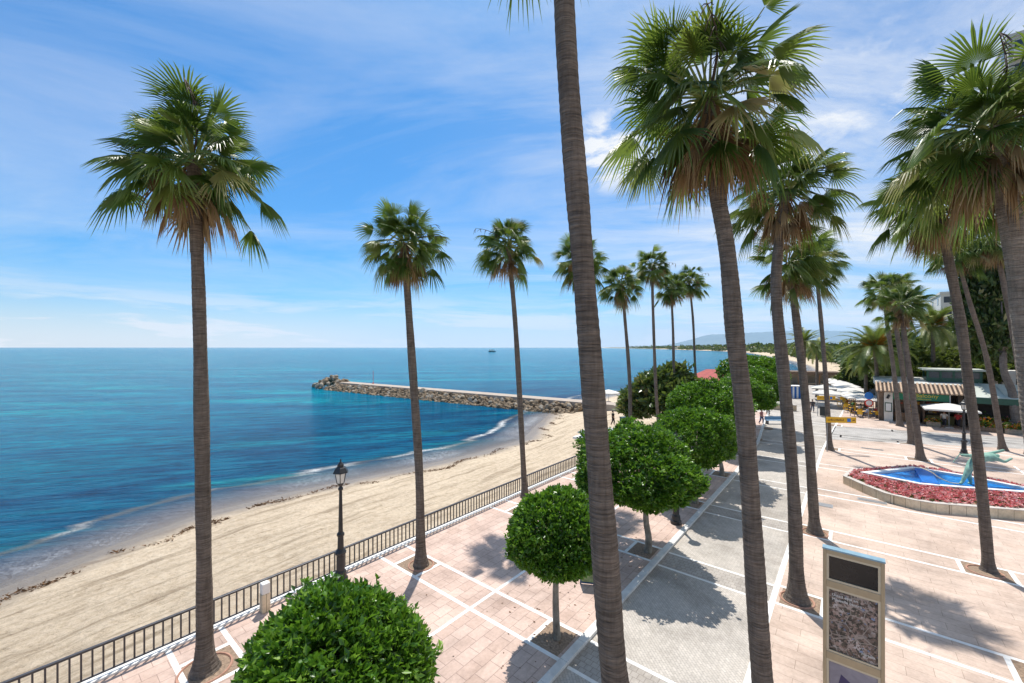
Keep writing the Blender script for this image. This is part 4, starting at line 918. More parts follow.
def planter(v, u, a, b_, h, lab, seed, ht=0.5, n=260, m='planter_flowers'):
    t = thing('planter', lab, 'planter', W(u, v), -ANG, 'planters in front of the shops')
    p = MB(); p.box(-a, a, -b_, b_, 0, h); p.build('box', plain('planter_box%d' % seed, [(0.22, 0.15, 0.10), (0.3, 0.26, 0.2), (0.05, 0.05, 0.045)][seed % 3], 0.85, var=0.25), t, bevel=0.02)
    r_ = np.random.RandomState(seed); P = np.column_stack([r_.uniform(-a, a, n), r_.uniform(-b_, b_, n), h+np.abs(r_.normal(0, ht*0.4, n))]); per = 8
    PP = np.repeat(P, per, 0)+r_.normal(size=(n*per, 3))*0.05; D = r_.normal(size=PP.shape); D[:, 2] += 0.4
    V, T = leaves_np(r_, PP, D, 0.16, 0.045); link('plants', mesh_np('plants', V, T, M[m], np.repeat(np.clip(np.repeat(r_.uniform(0, 1, n), per)+r_.normal(0, 0.03, n*per), 0, 1), 4)), t)
planter(11.2, 65.9, 1.0, 0.35, 0.5, 'brown planter of green and yellow plants under the flower shop awning', 0, 0.8)
planter(13.3, 65.6, 0.9, 0.4, 0.55, 'pale planter of red and yellow flowers right of the leaning thin palm', 1, 0.6)
planter(15.3, 65.3, 0.9, 0.4, 0.5, 'dark planter of bright flowers at the right end of the flower shop', 2, 0.5)
planter(12.4, 68.2, 1.6, 0.5, 0.8, 'wide bank of yellow flowers deep under the flower shop awning', 3, 0.7)
planter(7.3, 66.4, 0.55, 0.35, 0.55, 'small brown planter left of the square cafe parasol', 4, 0.3)
# parasols
def parasol(loc, size, h, lab, cat='parasol', grp='white parasols of the cafe terrace', sides=4, rz=0.0, dz=0.55):
    t = thing('parasol', lab, cat, loc, rz, grp)
    p = MB(); p.tube([(0, 0, 0), (0, 0, h)], 0.035, 8); p.build('pole', M['grey'], t)
    p = MB(); p.lathe([(size*1.02, h-dz-0.16), (size*1.02, h-dz), (size*0.5, h-dz*0.42), (0.03, h)], sides); p.build('canopy', M['canvas'], t)
    p = MB(); p.box(-0.35, 0.35, -0.35, 0.35, 0.0, 0.1); p.build('base', M['concrete'], t, bevel=0.02)
    return t
v_, u_ = G(949, 428)
parasol(W(u_, v_), 2.9, 2.75, 'cream square parasol in front of the green cafe sign, beside the lamp', rz=-ANG)
PL = [(72.5, 2.4, 'nearest white parasol behind the round blue traffic sign'), (74.5, 1.2, 'second white parasol along the terrace left of the cafe'), (79, 0.6, None), (84, 0.2, None), (89.5, -0.2, None), (95, -0.6, None), (78, -2.6, None), (88, -3.4, None), (101, -1.5, None), (108, -2.5, None)]
for u, v, lab in PL: parasol(W(u, v), 2.5, 2.6, lab or 'white parasol in the receding row of the cafe terrace', rz=-ANG+0.1*(u % 3))
parasol((17.2, 73, -0.75), 1.9, 2.2, 'white round parasol standing on the sand near the jetty root', 'parasol', None, 10)
# yellow chairs and tables
def chair_proto():
    t = thing('cafe_chair', 'x', 'chair', (0, 0, 0), 0, 'yellow chairs of the cafe terrace')
    p = MB(); p.box(-0.24, 0.24, -0.24, 0.24, 0.43, 0.48); p.build('seat', M['yellow'], t, bevel=0.015)
    p = MB(); p.box(-0.24, 0.24, 0.22, 0.27, 0.5, 0.92); p.build('backrest', M['yellow'], t, bevel=0.02)
    for a in (-0.21, 0.21):
        for b_ in (-0.21, 0.21):
            p = MB(); p.tube([(a, b_, 0), (a*0.95, b_*0.95, 0.43)], 0.02, 6); p.build('leg', M['grey'], t)
    return t
def table_proto():
    t = thing('cafe_table', 'x', 'table', (0, 0, 0), 0, 'tables of the cafe terrace')
    p = MB(); p.box(-0.4, 0.4, -0.4, 0.4, 0.72, 0.75); p.build('tabletop', plain('yellow_cloth', (0.70, 0.38, 0.03), 0.8), t)
    p = MB(); p.tube([(0, 0, 0.03), (0, 0, 0.72)], 0.03, 8); p.build('leg', M['grey'], t)
    p = MB(); p.lathe([(0.25, 0), (0.25, 0.03)], 10); p.build('base', M['grey'], t)
    return t
ch = chair_proto(); tbp = table_proto(); first = [True, True]
for i, (u, v) in enumerate([(69.3, 1.0), (70.0, 2.7), (72.6, 0.3), (76, -0.4), (78.6, 0.4), (82.5, -0.6), (86.5, -1.0)]):
    o = tbp if i == 0 else copy_tree(tbp); o.location = W(u, v); o.rotation_euler = (0, 0, -ANG)
    o['label'] = ['yellow clothed cafe table nearest the traffic sign', 'yellow clothed cafe table beside the white pillar'][i] if i < 2 else 'yellow clothed cafe table in the shade of the receding parasols'
    for j, (du, dv, rz) in enumerate([(-0.75, 0, math.pi), (0.75, 0, 0), (0, -0.75, math.pi/2), (0, 0.75, -math.pi/2)]):
        c = ch if first[0] else copy_tree(ch); first[0] = False
        c.location = W(u+du, v+dv); c.rotation_euler = (0, 0, -ANG+rz+0.1*((i*7+j*3) % 5-2))
        c['label'] = ('yellow cafe chair at the table nearest the traffic sign' if i == 0 else 'yellow cafe chair at the table beside the white pillar' if i == 1 else 'yellow cafe chair at a table under the receding parasols')
# traffic signs
X_, Y_ = (868.5-512)*51.5/F, 51.5
t = thing('traffic_sign', 'grey post with a round blue sign above a round red-ringed white sign', 'traffic sign', (X_, Y_, 0), 0)
p = MB(); p.tube([(0, 0, 0), (0, 0, 3.3)], 0.045, 8); p.build('post', M['grey'], t)
dirn = Vector((-0.3, -1, 0))
p = MB(); p.disc((0, -0.07, 2.88), 0.46, dirn, 0.03); p.build('blue_disc', M['blue'], t)
p = MB(); p.disc((0, -0.07, 1.98), 0.46, dirn, 0.03); rd = p.build('red_disc', M['red'], t)
p = MB(); p.disc(Vector((0, -0.07, 1.98))+dirn.normalized()*0.012, 0.33, dirn, 0.03); p.build('white_disc', M['white'], rd)
for (px0, px1, py0, py1, Ys, lab) in ((826, 853.5, 416.8, 422.6, 35.3, 'yellow street direction sign fixed across the slender palm trunk'), (817, 834, 395.8, 399.8, 53.5, 'farther yellow street sign at the distant lamp post')):
    x0, x1 = (px0-512)*Ys/F, (px1-512)*Ys/F; z1, z0 = H-(py0-347)*Ys/F, H-(py1-347)*Ys/F
    t = thing('street_sign', lab, 'sign', (x0, Ys, z0), -0.12)
    w_, h_ = (x1-x0), z1-z0
    p = MB(); p.box(0, w_, -0.025, 0.025, 0, h_); pn = p.build('panel', M['sign_yellow'], t, bevel=0.01)
    p = MB(); p.box(w_*0.70, w_*0.82, -0.032, -0.026, h_*0.2, h_*0.8); p.build('emblem', M['blue'], pn)
    p = MB(); r_ = random.Random(4)
    x = w_*0.06
    while x < w_*0.6:
        d = r_.uniform(0.03, 0.08); p.box(x, x+d, -0.031, -0.026, h_*0.35, h_*r_.uniform(0.55, 0.7)); x += d+0.035
    p.box(w_*0.87, w_*0.95, -0.031, -0.026, h_*0.4, h_*0.6)
    p.build('lettering', plain('brown_print', (0.22, 0.09, 0.02), 0.6), pn)
    p = MB(); p.tube([(0.12, 0.06, -z0), (0.12, 0.06, h_+0.1)], 0.04, 8); p.build('post', M['grey'], t)
v_, u_ = G(823, 416)
t = thing('bin', 'dark litter bin beside the distant lamp post at the road edge', 'bin', W(u_, v_), -ANG)
p = MB(); p.box(-0.33, 0.33, -0.33, 0.33, 0.05, 1.15); p.build('body', plain('dark_bin', (0.03, 0.035, 0.032), 0.5), t, bevel=0.05)
p = MB(); p.box(-0.36, 0.36, -0.36, 0.36, 1.15, 1.28); p.build('lid', M['black'], t, bevel=0.05)
t = thing('bin', 'green waste container standing left of the broad-leaved bush', 'bin', (12.7, 46, 0), 0.2)
p = MB(); p.box(-0.5, 0.5, -0.4, 0.4, 0.1, 1.05); p.build('body', M['green'], t, bevel=0.05)
p = MB(); p.box(-0.54, 0.54, -0.44, 0.44, 1.05, 1.15); p.build('lid', plain('dark_green_lid', (0.01, 0.05, 0.03), 0.4), t, bevel=0.03)
# bench
t = thing('bench', 'long pale blue bench at the kerb beneath the last clipped tree', 'bench', ((766-512)*48.3/F, 48.3, -0.06), 0.0)
p = MB(); p.box(0, 2.2, -0.25, 0.25, 0.42, 0.48); p.build('seat', plain('pale_blue_paint', (0.30, 0.48, 0.66), 0.4), t)
p = MB(); p.box(0, 2.2, 0.26, 0.31, 0.46, 0.86); p.build('backrest', plain('mid_blue_paint', (0.12, 0.24, 0.36), 0.4), t)
for x in (0.15, 2.05):
    p = MB(); p.box(x-0.04, x+0.04, -0.22, 0.28, 0, 0.42); p.build('leg', M['black'], t)
# beach kiosk
kx = thing('beach_kiosk', 'small white beach kiosk with two flat overhanging roof slabs at the railing end', 'kiosk', W(29.6, -15.0), -ANG)
p = MB(); p.box(-1.0, 1.1, -1.3, 1.3, -0.8, 1.0); p.box(-1.0, -0.75, -1.3, -1.05, 1.0, 1.85); p.box(0.85, 1.1, -1.3, -1.05, 1.0, 1.85); p.box(-1.0, 1.1, 1.05, 1.3, 1.0, 1.85); p.build('wall', M['plaster'], kx)
p = MB(); p.box(-1.05, 1.15, -1.45, -0.9, 1.0, 1.06); p.build('counter', M['wood'], kx)
p = MB(); p.box(-1.7, 1.5, -1.9, 1.6, 1.85, 2.0); p.build('roof', M['white'], kx)
p = MB(); p.box(-1.5, 1.4, -1.5, 1.5, 2.25, 2.36); p.box(-0.5, 0.5, -0.5, 0.5, 2.0, 2.25); p.build('upper_roof', plain('grey_slab', (0.36, 0.38, 0.40), 0.7), kx)
# striped cabin
m, nt, b = mat('blue_white_stripes'); sxx = nt.nodes.new('ShaderNodeSeparateXYZ'); nt.links.new(coords(nt, (1, 1, 1)), sxx.inputs[0])
fr = math_(nt, 'FRACT', math_(nt, 'MULTIPLY', math_(nt, 'ADD', sxx.outputs[0], sxx.outputs[1]), 1.6)); nt.links.new(ramp(nt, fr, [(0.0, (0.01, 0.14, 0.50)), (0.55, (0.78, 0.80, 0.80))], 'CONSTANT'), b.inputs['Base Color']); M['stripe'] = m
t = thing('beach_cabin', 'blue and white striped beach cabin beyond the end of the road', 'cabin', ((794.5-512)*73/F, 73, -0.1), -0.25)
p = MB(); p.box(-1.1, 1.1, -0.9, 0.9, 0, 2.15); p.build('wall', M['stripe'], t)
p = MB(); p.box(-1.2, 1.2, -1.0, 1.0, 2.15, 2.25); p.build('roof', M['white'], t)
# low tan wall along the path and dark terrace shelters near the bay
t = thing('garden_wall', 'low tan wall below the striped cabin at the end of the road', 'wall', W(70, -8.4), -ANG)
p = MB(); p.box(-0.2, 2.6, -0.15, 0.15, -0.1, 0.75); p.build('wall', plain('tan_render', (0.50, 0.38, 0.25), 0.9), t)
p = MB(); p.box(-0.25, 2.65, -0.2, 0.2, 0.75, 0.83); p.build('coping', M['concrete'], t)
t = thing('beach_bar', 'dark thatched beach bar shelter by the bay, between the far palm trunks', 'shelter', ((806-512)*105/F, 105, -0.5), -0.4)
p = MB(); p.box(-7, 7, -3, 3, 2.6, 3.3); p.build('roof', plain('thatch', (0.17, 0.12, 0.085), 0.95, var=0.3), t)
for x in (-6.5, -2.2, 2.2, 6.5):
    p = MB(); p.box(x-0.12, x+0.12, -2.8, -2.56, 0, 2.6); p.build('post', M['wood'], t)
p = MB(); p.box(-6.8, 6.8, 2.5, 2.8, 0, 2.6); p.build('back_wall', M['plaster2'], t)
# ================================================================ buildings
t = thing('beach_house', 'low cream beach building with a hipped red tiled roof above the clipped trees', 'building', W(79.5, -19.2, -0.5), -ANG)
p = MB(); p.box(-3.4, 3.4, -3, 3, -0.3, 3.7); wl = p.build('wall', M['plaster'], t)
p = MB(); e = 0.5; p.add([(-3.4-e, -3-e, 3.7), (3.4+e, -3-e, 3.7), (3.4+e, 3+e, 3.7), (-3.4-e, 3+e, 3.7), (-0.8, 0, 5.5), (0.8, 0, 5.5)], [(0, 1, 5, 4), (1, 2, 5), (2, 3, 4, 5), (3, 0, 4), (3, 2, 1, 0)]); p.build('roof', M['redtile'], t)
for x in (-2.3, 0, 2.3):
    p = MB(); p.box(x-0.5, x+0.5, -3.03, -2.99, 1.0, 2.6); p.build('window', M['window'], wl)
def block(name, lab, u, v, du, dv, h, m, fl, nw, balc=True, roof=False):
    t = thing(name, lab, 'building', W(u, v, -0.1), -ANG)
    p = MB(); p.box(0, dv, 0, du, 0, h); w_ = p.build('wall', m, t)
    p = MB(); p.box(-0.15, dv+0.15, -0.15, du+0.15, h+0.002, h+0.5); p.build('parapet', m, t)
    fh = h/fl
    for f in range(fl):
        for i in range(nw):
            x = (i+0.5)*dv/nw; p = MB(); p.box(x-dv/nw*0.28, x+dv/nw*0.28, -0.03, 0.05, f*fh+fh*0.25, f*fh+fh*0.82); p.build('window', M['window'], w_)
        for i in range(max(2, nw//2)):
            y = (i+0.5)*du/max(2, nw//2); p = MB(); p.box(-0.03, 0.05, y-0.8, y+0.8, f*fh+fh*0.3, f*fh+fh*0.8); p.build('window', M['window'], w_)
        if balc and f:
            p = MB(); p.box(0.3, dv-0.3, -1.3, -0.02, f*fh-0.1, f*fh+0.05); p.box(0.3, dv-0.3, -1.3, -1.2, f*fh+0.05, f*fh+1.0); p.build('balcony', M['plaster'], t)
    return t
block('apartment_block', 'white apartment block far behind the cafe roof pavilion', 122, 14.5, 14, 10, 20, M['plaster'], 7, 5)
block('apartment_block', 'beige apartment tower rising behind the palms at the upper right corner', 90, 17.4, 16, 16, 53, M['plaster2'], 16, 6)
block('house', 'low white house behind the flower shop at the right edge', 80, 15.6, 6, 9, 5.6, M['plaster'], 2, 4, False)
# distant houses, wood and mountain along the bay
dh = thing('distant_house', 'x', 'house', (0, 0, 0), 0, 'pale houses among the far trees of the bay')
p = MB(); p.box(-6, 6, -5, 5, 0, 6); p.build('wall', M['plaster'], dh)
p = MB(); p.add([(-6.6, -5.6, 6), (6.6, -5.6, 6), (6.6, 5.6, 6), (-6.6, 5.6, 6), (-3, 0, 8), (3, 0, 8)], [(0, 1, 5, 4), (1, 2, 5), (2, 3, 4, 5), (3, 0, 4), (3, 2, 1, 0)]); p.build('roof', M['tile'], dh)
rg = random.Random(17); cp = [Vector(c) for c in COAST[17:25]]
def coastpt(lo=0.0, hi=1.0):
    t_ = (lo+(hi-lo)*rg.random())*(len(cp)-1); i = min(int(t_), len(cp)-2); a, b_ = cp[i], cp[i+1]; q = a.lerp(b_, t_-i); n = Vector((b_.y-a.y, -(b_.x-a.x))).normalized(); return q, n
for i in range(34):
    q, n = coastpt(0.3, 0.85); o = dh if i == 0 else copy_tree(dh); q = q+n*rg.uniform(30, 110); s = rg.uniform(0.8, 1.3)
    o.location = (q.x, q.y, -0.6); o.rotation_euler = (0, 0, rg.uniform(0, 3)); o.scale = (s, s, s*rg.uniform(0.8, 1.5)); o['label'] = 'pale house among the far trees along the curve of the bay'
rs4 = np.random.RandomState(9); Pw = []; Dw = []; Lw = []; vw = []
for i in range(2400):
    q, n = coastpt(0.04, 1.0); dist = math.hypot(q.x, q.y); r = rs4.uniform(3.5, 6.5)*(1 if dist < 900 else 1.5)
    q = q + n*rs4.uniform(17, 55+0.25*dist); m_ = 46 if dist < 700 else 24
    d = rs4.normal(size=(m_, 3)); d /= np.linalg.norm(d, axis=1, keepdims=True); hgt = rs4.uniform(0.7, 1.25)
    Pw.append(d*rs4.uniform(0.55, 1.0, (m_, 1))*[r*1.2, r*1.2, r*hgt] + [q.x, q.y, r*0.75-0.6]); Dw.append(d+rs4.normal(size=d.shape)*0.7); Lw.append(np.full(m_, r*(0.5 if m_ > 30 else 0.75))); vw.append(np.clip(rs4.uniform(0, 0.8)+rs4.normal(0, 0.1, m_), 0, 1))
Lw = np.concatenate(Lw); V, T = leaves_np(rs4, np.vstack(Pw), np.vstack(Dw), Lw, Lw*0.42)
o = link('far_wood', mesh_np('far_wood', V, T, M['darkleaf'], np.repeat(np.concatenate(vw), 4))); tag(o, kind='stuff')
prof = [(585, 0), (640, 0.3), (665, 2), (690, 7), (712, 12.5), (730, 14.5), (752, 15.5), (775, 16.5), (800, 15.5), (830, 17), (870, 14), (920, 15), (1000, 10), (1100, 4)]
V = []; Tq = []; nxm = 150; Ym = 42000; nj = 9
for i in range(nxm):
    px = 585+(1100-585)*i/(nxm-1); hgt = np.interp(px, [a for a, _ in prof], [b_ for _, b_ in prof])*Ym/F*1.0
    for j in range(nj):
        t_ = j/(nj-1); y = Ym-8000+t_*8000; z = hgt*(t_**1.3)*(1+0.16*mnoise.noise(Vector((i*0.13, j*0.5, 1.7))) - 0.06*abs(mnoise.noise(Vector((i*0.5, j*0.4, 4)))))
        V.append(((px-512)*Ym/F, y, z-2))
    V.append(((px-512)*Ym/F, Ym+2000, -3))
nj += 1
for i in range(nxm-1):
    for j in range(nj-1): Tq.append((i*nj+j, (i+1)*nj+j, (i+1)*nj+j+1, i*nj+j+1))
me = mesh_np('mountain', V, Tq, M['hillgreen'], None, True); me.polygons.foreach_set('use_smooth', np.ones(len(Tq), bool)); struct(link('mountain', me))
# boat at sea
bt = thing('motor_boat', 'small motor boat with cabin far out on the sea near the horizon', 'boat', ((492-512)*900/F, 900, -1.8), 0.2)
p = MB(); p.add([(-8, -2.3, 2.2), (5, -2.3, 2.2), (9, 0, 2.7), (5, 2.3, 2.2), (-8, 2.3, 2.2), (-7.5, -1.7, -0.3), (5, -1.7, -0.3), (7.5, 0, -0.3), (5, 1.7, -0.3), (-7.5, 1.7, -0.3)], [(0, 1, 2, 3, 4), (0, 5, 6, 1), (1, 6, 7, 2), (2, 7, 8, 3), (3, 8, 9, 4), (4, 9, 5, 0)]); p.build('hull', plain('boat_hull', (0.10, 0.16, 0.19), 0.4), bt)
p = MB(); p.box(-5, 4, -1.7, 1.7, 2.2, 4.6); p.build('cabin', M['white'], bt, bevel=0.1)
p = MB(); p.box(-6, 4.6, -2, 2, 5.2, 5.5); p.box(-5.6, -5.3, -1.8, 1.8, 2.2, 5.2); p.box(3.9, 4.2, -1.7, 1.7, 4.6, 5.2); p.build('canopy', plain('boat_canopy', (0.62, 0.40, 0.26), 0.7), bt)
# ================================================================ people
def person(loc, rz, lab, shirt, legs, pose='walk', h=1.72, hairc='hair'):
    t = thing('person', lab, 'person', loc, rz); s = h/1.72
    V_ = lambda x, y, z: Vector((x*s, y*s, z*s))
    if pose == 'walk':
        nd = [(V_(0, 0, 0.95), .13), (V_(0.1, 0, 0.9), .095), (V_(0.11, -0.14, 0.5), .065), (V_(0.11, -0.10, 0.08), .042), (V_(0.11, -0.26, 0.03), .038),
              (V_(-0.1, 0, 0.9), .095), (V_(-0.11, 0.06, 0.48), .065), (V_(-0.11, 0.24, 0.10), .042), (V_(-0.11, 0.12, 0.03), .038)]
    else:
        nd = [(V_(0, 0, 0.55), .14), (V_(0.1, -0.05, 0.54), .1), (V_(0.12, -0.45, 0.52), .07), (V_(0.12, -0.45, 0.09), .045), (V_(0.12, -0.6, 0.04), .04),
              (V_(-0.1, -0.05, 0.54), .1), (V_(-0.12, -0.43, 0.52), .07), (V_(-0.12, -0.5, 0.09), .045), (V_(-0.12, -0.64, 0.04), .04)]
    z = nd[0][0].z/s
    nd += [(V_(0, 0, z+0.25), .125), (V_(0, 0, z+0.44), .15), (V_(0, 0, z+0.53), .06), (V_(0, -0.02, z+0.60), .075), (V_(0, -0.02, z+0.72), .085),
           (V_(0.19, 0, z+0.45), .065), (V_(0.25, 0.05, z+0.18), .05), (V_(0.24, -0.08, z-0.05), .035), (V_(0.24, -0.12, z-0.13), .035),
           (V_(-0.19, 0, z+0.45), .065), (V_(-0.25, -0.03, z+0.18), .05), (V_(-0.24, -0.2, z-0.02), .035), (V_(-0.24, -0.26, z-0.08), .035)]
    nd = [(a, r*s) for a, r in nd]
    skinmesh('body', nd, [(0, 1), (1, 2), (2, 3), (3, 4), (0, 5), (5, 6), (6, 7), (7, 8), (0, 9), (9, 10), (10, 11), (11, 12), (12, 13), (10, 14), (14, 15), (15, 16), (16, 17), (10, 18), (18, 19), (19, 20), (20, 21)], M['skin'], t, 1)
    p = MB(); p.tube([V_(0, 0, z-0.03), V_(0, 0, z+0.12), V_(0, 0, z+0.3), V_(0, 0, z+0.46), V_(0, 0, z+0.52)], [.165*s, .165*s, .17*s, .19*s, .09*s], 10)
    for sg in (1, -1): p.tube([V_(0.13*sg, 0, z+0.46), V_(0.21*sg, 0, z+0.43), V_(0.25*sg, 0.01, z+0.25)], [.08*s, .085*s, .075*s], 8)
    p.build('shirt', plain('cloth_'+lab[:12], shirt, 0.85), t, True)
    p = MB()
    for q in ((1, 2, 3), (5, 6, 7)): p.tube([nd[q[0]][0]+V_(0, 0, 0.03), nd[q[1]][0], nd[q[1]][0].lerp(nd[q[2]][0], 0.75)], [.115*s, .085*s, .07*s], 8)
    p.build('trousers', plain('legs_'+lab[:12], legs, 0.85), t, True)
    p = MB(); c = V_(0, 0.015, z+0.73); p.tube([c+V_(0, 0.0, -0.08), c+V_(0, 0.02, 0.0), c+V_(0, 0.01, 0.08), c+V_(0, 0, 0.115)], [.075*s, .105*s, .09*s, .02*s], 10); p.build('hair', M[hairc], t, True)
person(((768-512)*54.5/F, 54.5, -0.06), 2.6, 'person in dark clothes walking on the road past the last clipped tree', (0.03, 0.03, 0.04), (0.03, 0.03, 0.035))
person(((761.5-512)*47.8/F, 47.8, 0.0), 0.5, 'person in a pink top standing left of the pale blue bench', (0.45, 0.22, 0.22), (0.10, 0.11, 0.2))
person(((812.5-512)*57/F, 57, -0.06), -0.4, 'person in dark top walking by the road edge near the distant lamp', (0.05, 0.05, 0.06), (0.16, 0.16, 0.2))
person(((613-512)*50/F, 50, -0.55), 1.2, 'person in black standing on the sand behind the huge palm trunk', (0.02, 0.02, 0.02), (0.05, 0.04, 0.04))
x_, y_, _ = W(70.75, 2.7); person((x_, y_, 0), -ANG, 'person in a red top seated at the cafe table beside the white pillar', (0.5, 0.06, 0.05), (0.05, 0.05, 0.1), 'sit')
x_, y_, _ = W(66.9, 9.3); person((x_, y_, 0), 2.0, 'person in a red shirt standing under the cream square parasol', (0.55, 0.05, 0.05), (0.04, 0.04, 0.06))
x_, y_, _ = W(66.7, 8.2); person((x_, y_, 0), -1.0, 'person in a white shirt under the cream square parasol', (0.7, 0.68, 0.64), (0.06, 0.06, 0.08))

for i, (u, v, lab, sh, rz) in enumerate([(69.3, 1.75, 'person in a pale blue top seated at the cafe table nearest the traffic sign', (0.35, 0.45, 0.6), -ANG), (69.3, 0.25, 'person in a black top seated at the cafe table nearest the traffic sign', (0.03, 0.03, 0.03), math.pi-ANG),
        (72.6, 1.05, 'person in white seated behind the round traffic signs', (0.7, 0.68, 0.65), -ANG), (76.0, 0.35, 'person in a green top seated in the receding cafe terrace', (0.1, 0.3, 0.12), -ANG), (78.6, -0.35, 'person in an orange top seated in the receding cafe terrace', (0.6, 0.22, 0.05), math.pi-ANG)]):
    x_, y_, _ = W(u, v); person((x_, y_, 0), rz+R(-90), lab, sh, (0.08, 0.09, 0.14), 'sit')
# ================================================================ sky, sun, air, camera
SUNV = Vector((-0.03*math.cos(R(65)), math.cos(R(65)), math.sin(R(65)))).normalized()
w = bpy.data.worlds.new('World'); S.world = w; w.use_nodes = True
nt = w.node_tree; bg = nt.nodes['Background']
sky = N(nt, 'ShaderNodeTexSky', sky_type='NISHITA', sun_disc=False, sun_elevation=R(65), sun_rotation=math.atan2(SUNV.x, SUNV.y))
sky.air_density = 1.0; sky.dust_density = 0.6; sky.ozone_density = 2.2
hs = N(nt, 'ShaderNodeHueSaturation'); hs.inputs['Saturation'].default_value = 1.0; hs.inputs['Value'].default_value = 1.0; hs.inputs['Hue'].default_value = 0.5
tint = mixc(nt, 1.0, sky.outputs[0], (0.37, 0.98, 1.42), 'MULTIPLY'); nt.links.new(tint, hs.inputs['Color'])
tc = nt.nodes.new('ShaderNodeTexCoord'); nrm = N(nt, 'ShaderNodeVectorMath', operation='NORMALIZE'); nt.links.new(tc.outputs['Generated'], nrm.inputs[0])
sx = nt.nodes.new('ShaderNodeSeparateXYZ'); nt.links.new(nrm.outputs[0], sx.inputs[0])
zz = math_(nt, 'ADD', math_(nt, 'MAXIMUM', sx.outputs[2], 0.0), 0.10)
cb = nt.nodes.new('ShaderNodeCombineXYZ'); nt.links.new(math_(nt, 'DIVIDE', sx.outputs[0], zz), cb.inputs[0]); nt.links.new(math_(nt, 'DIVIDE', sx.outputs[1], zz), cb.inputs[1])
def cloudmap(scale, rot, loc): 
    mp = nt.nodes.new('ShaderNodeMapping'); mp.inputs['Scale'].default_value = scale; mp.inputs['Rotation'].default_value = (0, 0, R(rot)); mp.inputs['Location'].default_value = loc
    nt.links.new(cb.outputs[0], mp.inputs[0]); return mp.outputs[0]
n1 = noise(nt, cloudmap((0.45, 1.0, 1), 25, (3.1, 1.7, 0)), 1.1, 10, 0.66, 0.9)
n2 = noise(nt, cloudmap((0.25, 0.5, 1), -10, (0.4, 5.2, 0)), 0.55, 4, 0.5, 0.3)
n3 = noise(nt, cloudmap((1, 1, 1), 0, (7, 2, 0)), 2.6, 9, 0.62, 0.4)
def blob(d, r0, r1):
    dv = Vector(d).normalized(); dp = N(nt, 'ShaderNodeVectorMath', operation='DOT_PRODUCT'); nt.links.new(nrm.outputs[0], dp.inputs[0]); dp.inputs[1].default_value = dv
    mr = N(nt, 'ShaderNodeMapRange', interpolation_type='SMOOTHSTEP'); mr.inputs['From Min'].default_value = math.cos(R(r1)); mr.inputs['From Max'].default_value = math.cos(R(r0))
    nt.links.new(dp.outputs['Value'], mr.inputs[0]); return mr.outputs[0]
east = N(nt, 'ShaderNodeMapRange', interpolation_type='SMOOTHSTEP'); east.inputs['From Min'].default_value = -0.35; east.inputs['From Max'].default_value = 0.75
nt.links.new(sx.outputs[0], east.inputs[0])
veil = math_(nt, 'MULTIPLY', ramp(nt, math_(nt, 'ADD', math_(nt, 'MULTIPLY', n1, 0.6), math_(nt, 'MULTIPLY', n2, 0.4)), [(0.42, (0, 0, 0)), (0.62, (1, 1, 1))]), math_(nt, 'ADD', math_(nt, 'MULTIPLY', east.outputs[0], 0.75), 0.32))
haze = math_(nt, 'MULTIPLY', east.outputs[0], 0.22)
puff = math_(nt, 'MULTIPLY', blob((0.24, 1, 0.48), 1.5, 6.5), ramp(nt, n3, [(0.38, (0, 0, 0)), (0.50, (1, 1, 1))]))
streak = math_(nt, 'MULTIPLY', math_(nt, 'MAXIMUM', blob((0.86, 1, 0.60), 2, 9), blob((0.74, 1, 0.52), 2, 8)), ramp(nt, math_(nt, 'ADD', math_(nt, 'MULTIPLY', n1, 0.4), math_(nt, 'MULTIPLY', n3, 0.6)), [(0.40, (0, 0, 0)), (0.56, (0.95, 0.95, 0.95))]))
# low bands of cloud far out over the sea
lowm = N(nt, 'ShaderNodeMapRange', interpolation_type='SMOOTHSTEP'); lowm.inputs['From Min'].default_value = 0.17; lowm.inputs['From Max'].default_value = 0.03
nt.links.new(sx.outputs[2], lowm.inputs[0])
tcn = nt.nodes.new('ShaderNodeMapping'); tcn.inputs['Scale'].default_value = (3.2, 3.2, 26); tcn.inputs['Rotation'].default_value = (0, R(3), 0); nt.links.new(nrm.outputs[0], tcn.inputs[0])
n4 = noise(nt, tcn.outputs[0], 1.0, 7, 0.6, 0.5)
low = math_(nt, 'MULTIPLY', ramp(nt, n4, [(0.40, (0, 0, 0)), (0.58, (0.95, 0.95, 0.95))]), lowm.outputs[0])
hz = N(nt, 'ShaderNodeMapRange', interpolation_type='SMOOTHSTEP'); hz.inputs['From Min'].default_value = 0.13; hz.inputs['From Max'].default_value = 0.0; hz.inputs['To Max'].default_value = 0.85
nt.links.new(sx.outputs[2], hz.inputs[0])
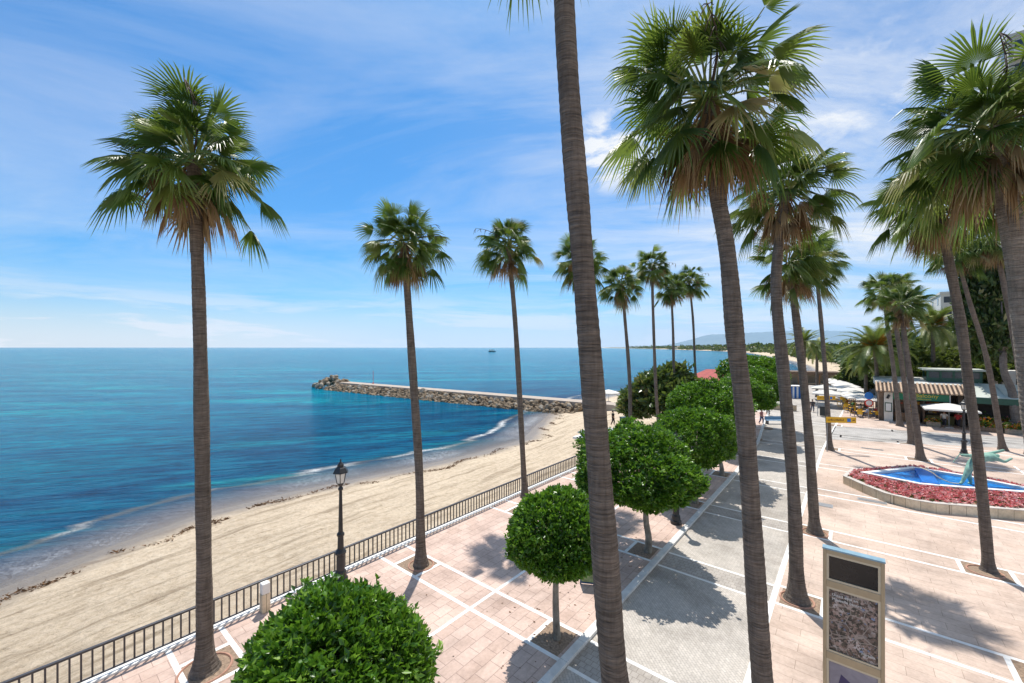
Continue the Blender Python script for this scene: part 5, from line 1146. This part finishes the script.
tot = math_(nt, 'MAXIMUM', math_(nt, 'MAXIMUM', math_(nt, 'ADD', veil, haze), puff), math_(nt, 'MAXIMUM', math_(nt, 'MAXIMUM', streak, low), hz.outputs[0]))
tot = math_(nt, 'MINIMUM', tot, 1.0)
col = mixc(nt, tot, hs.outputs['Color'], (CLOUD*0.97, CLOUD*0.99, CLOUD*1.02))
nt.links.new(col, bg.inputs[0]); bg.inputs[1].default_value = SKY_STR
sun = bpy.data.lights.new('sun', 'SUN'); sun.energy = SUN_E; sun.angle = R(0.53); sun.color = (1.0, 0.955, 0.89)
so = link('sun', sun); so.rotation_euler = (-SUNV).to_track_quat('-Z', 'Y').to_euler(); so.location = (0, 30, 60)
if HAZE:
    m = bpy.data.materials.new('air'); m.use_nodes = True; nt = m.node_tree; nt.nodes.remove(nt.nodes['Principled BSDF'])
    pv = N(nt, 'ShaderNodeVolumePrincipled'); pv.inputs['Color'].default_value = (0.50, 0.74, 1.0, 1); pv.inputs['Density'].default_value = HAZE
    pv.inputs['Anisotropy'].default_value = 0.0
    nt.links.new(pv.outputs[0], nt.nodes['Material Output'].inputs['Volume'])
    p = MB(); p.box(-13000, 62000, -3000, 46000, -9, 2100); o = p.build('haze', m); o['kind'] = 'stuff'
cam = bpy.data.cameras.new('camera'); cam.sensor_width = 36; cam.lens = F/1024*36; cam.shift_y = 5.5/1024; cam.clip_end = 60000; cam.clip_start = 0.1
co = link('camera', cam); co.location = (0, 0, H); co.rotation_euler = (R(90), 0, 0); S.camera = co
S.view_settings.view_transform = 'Standard'; S.view_settings.look = 'None'; S.view_settings.gamma = 1; S.view_settings.exposure = EXPO; S.view_settings.use_curve_mapping = False
S.cycles.max_bounces = 6; S.cycles.diffuse_bounces = 3; S.cycles.glossy_bounces = 3; S.cycles.transmission_bounces = 3; S.cycles.transparent_max_bounces = 6; S.cycles.volume_bounces = 0
S.cycles.use_denoising = True; S.cycles.sample_clamp_indirect = 6
S.cycles.caustics_reflective = False; S.cycles.caustics_refractive = False
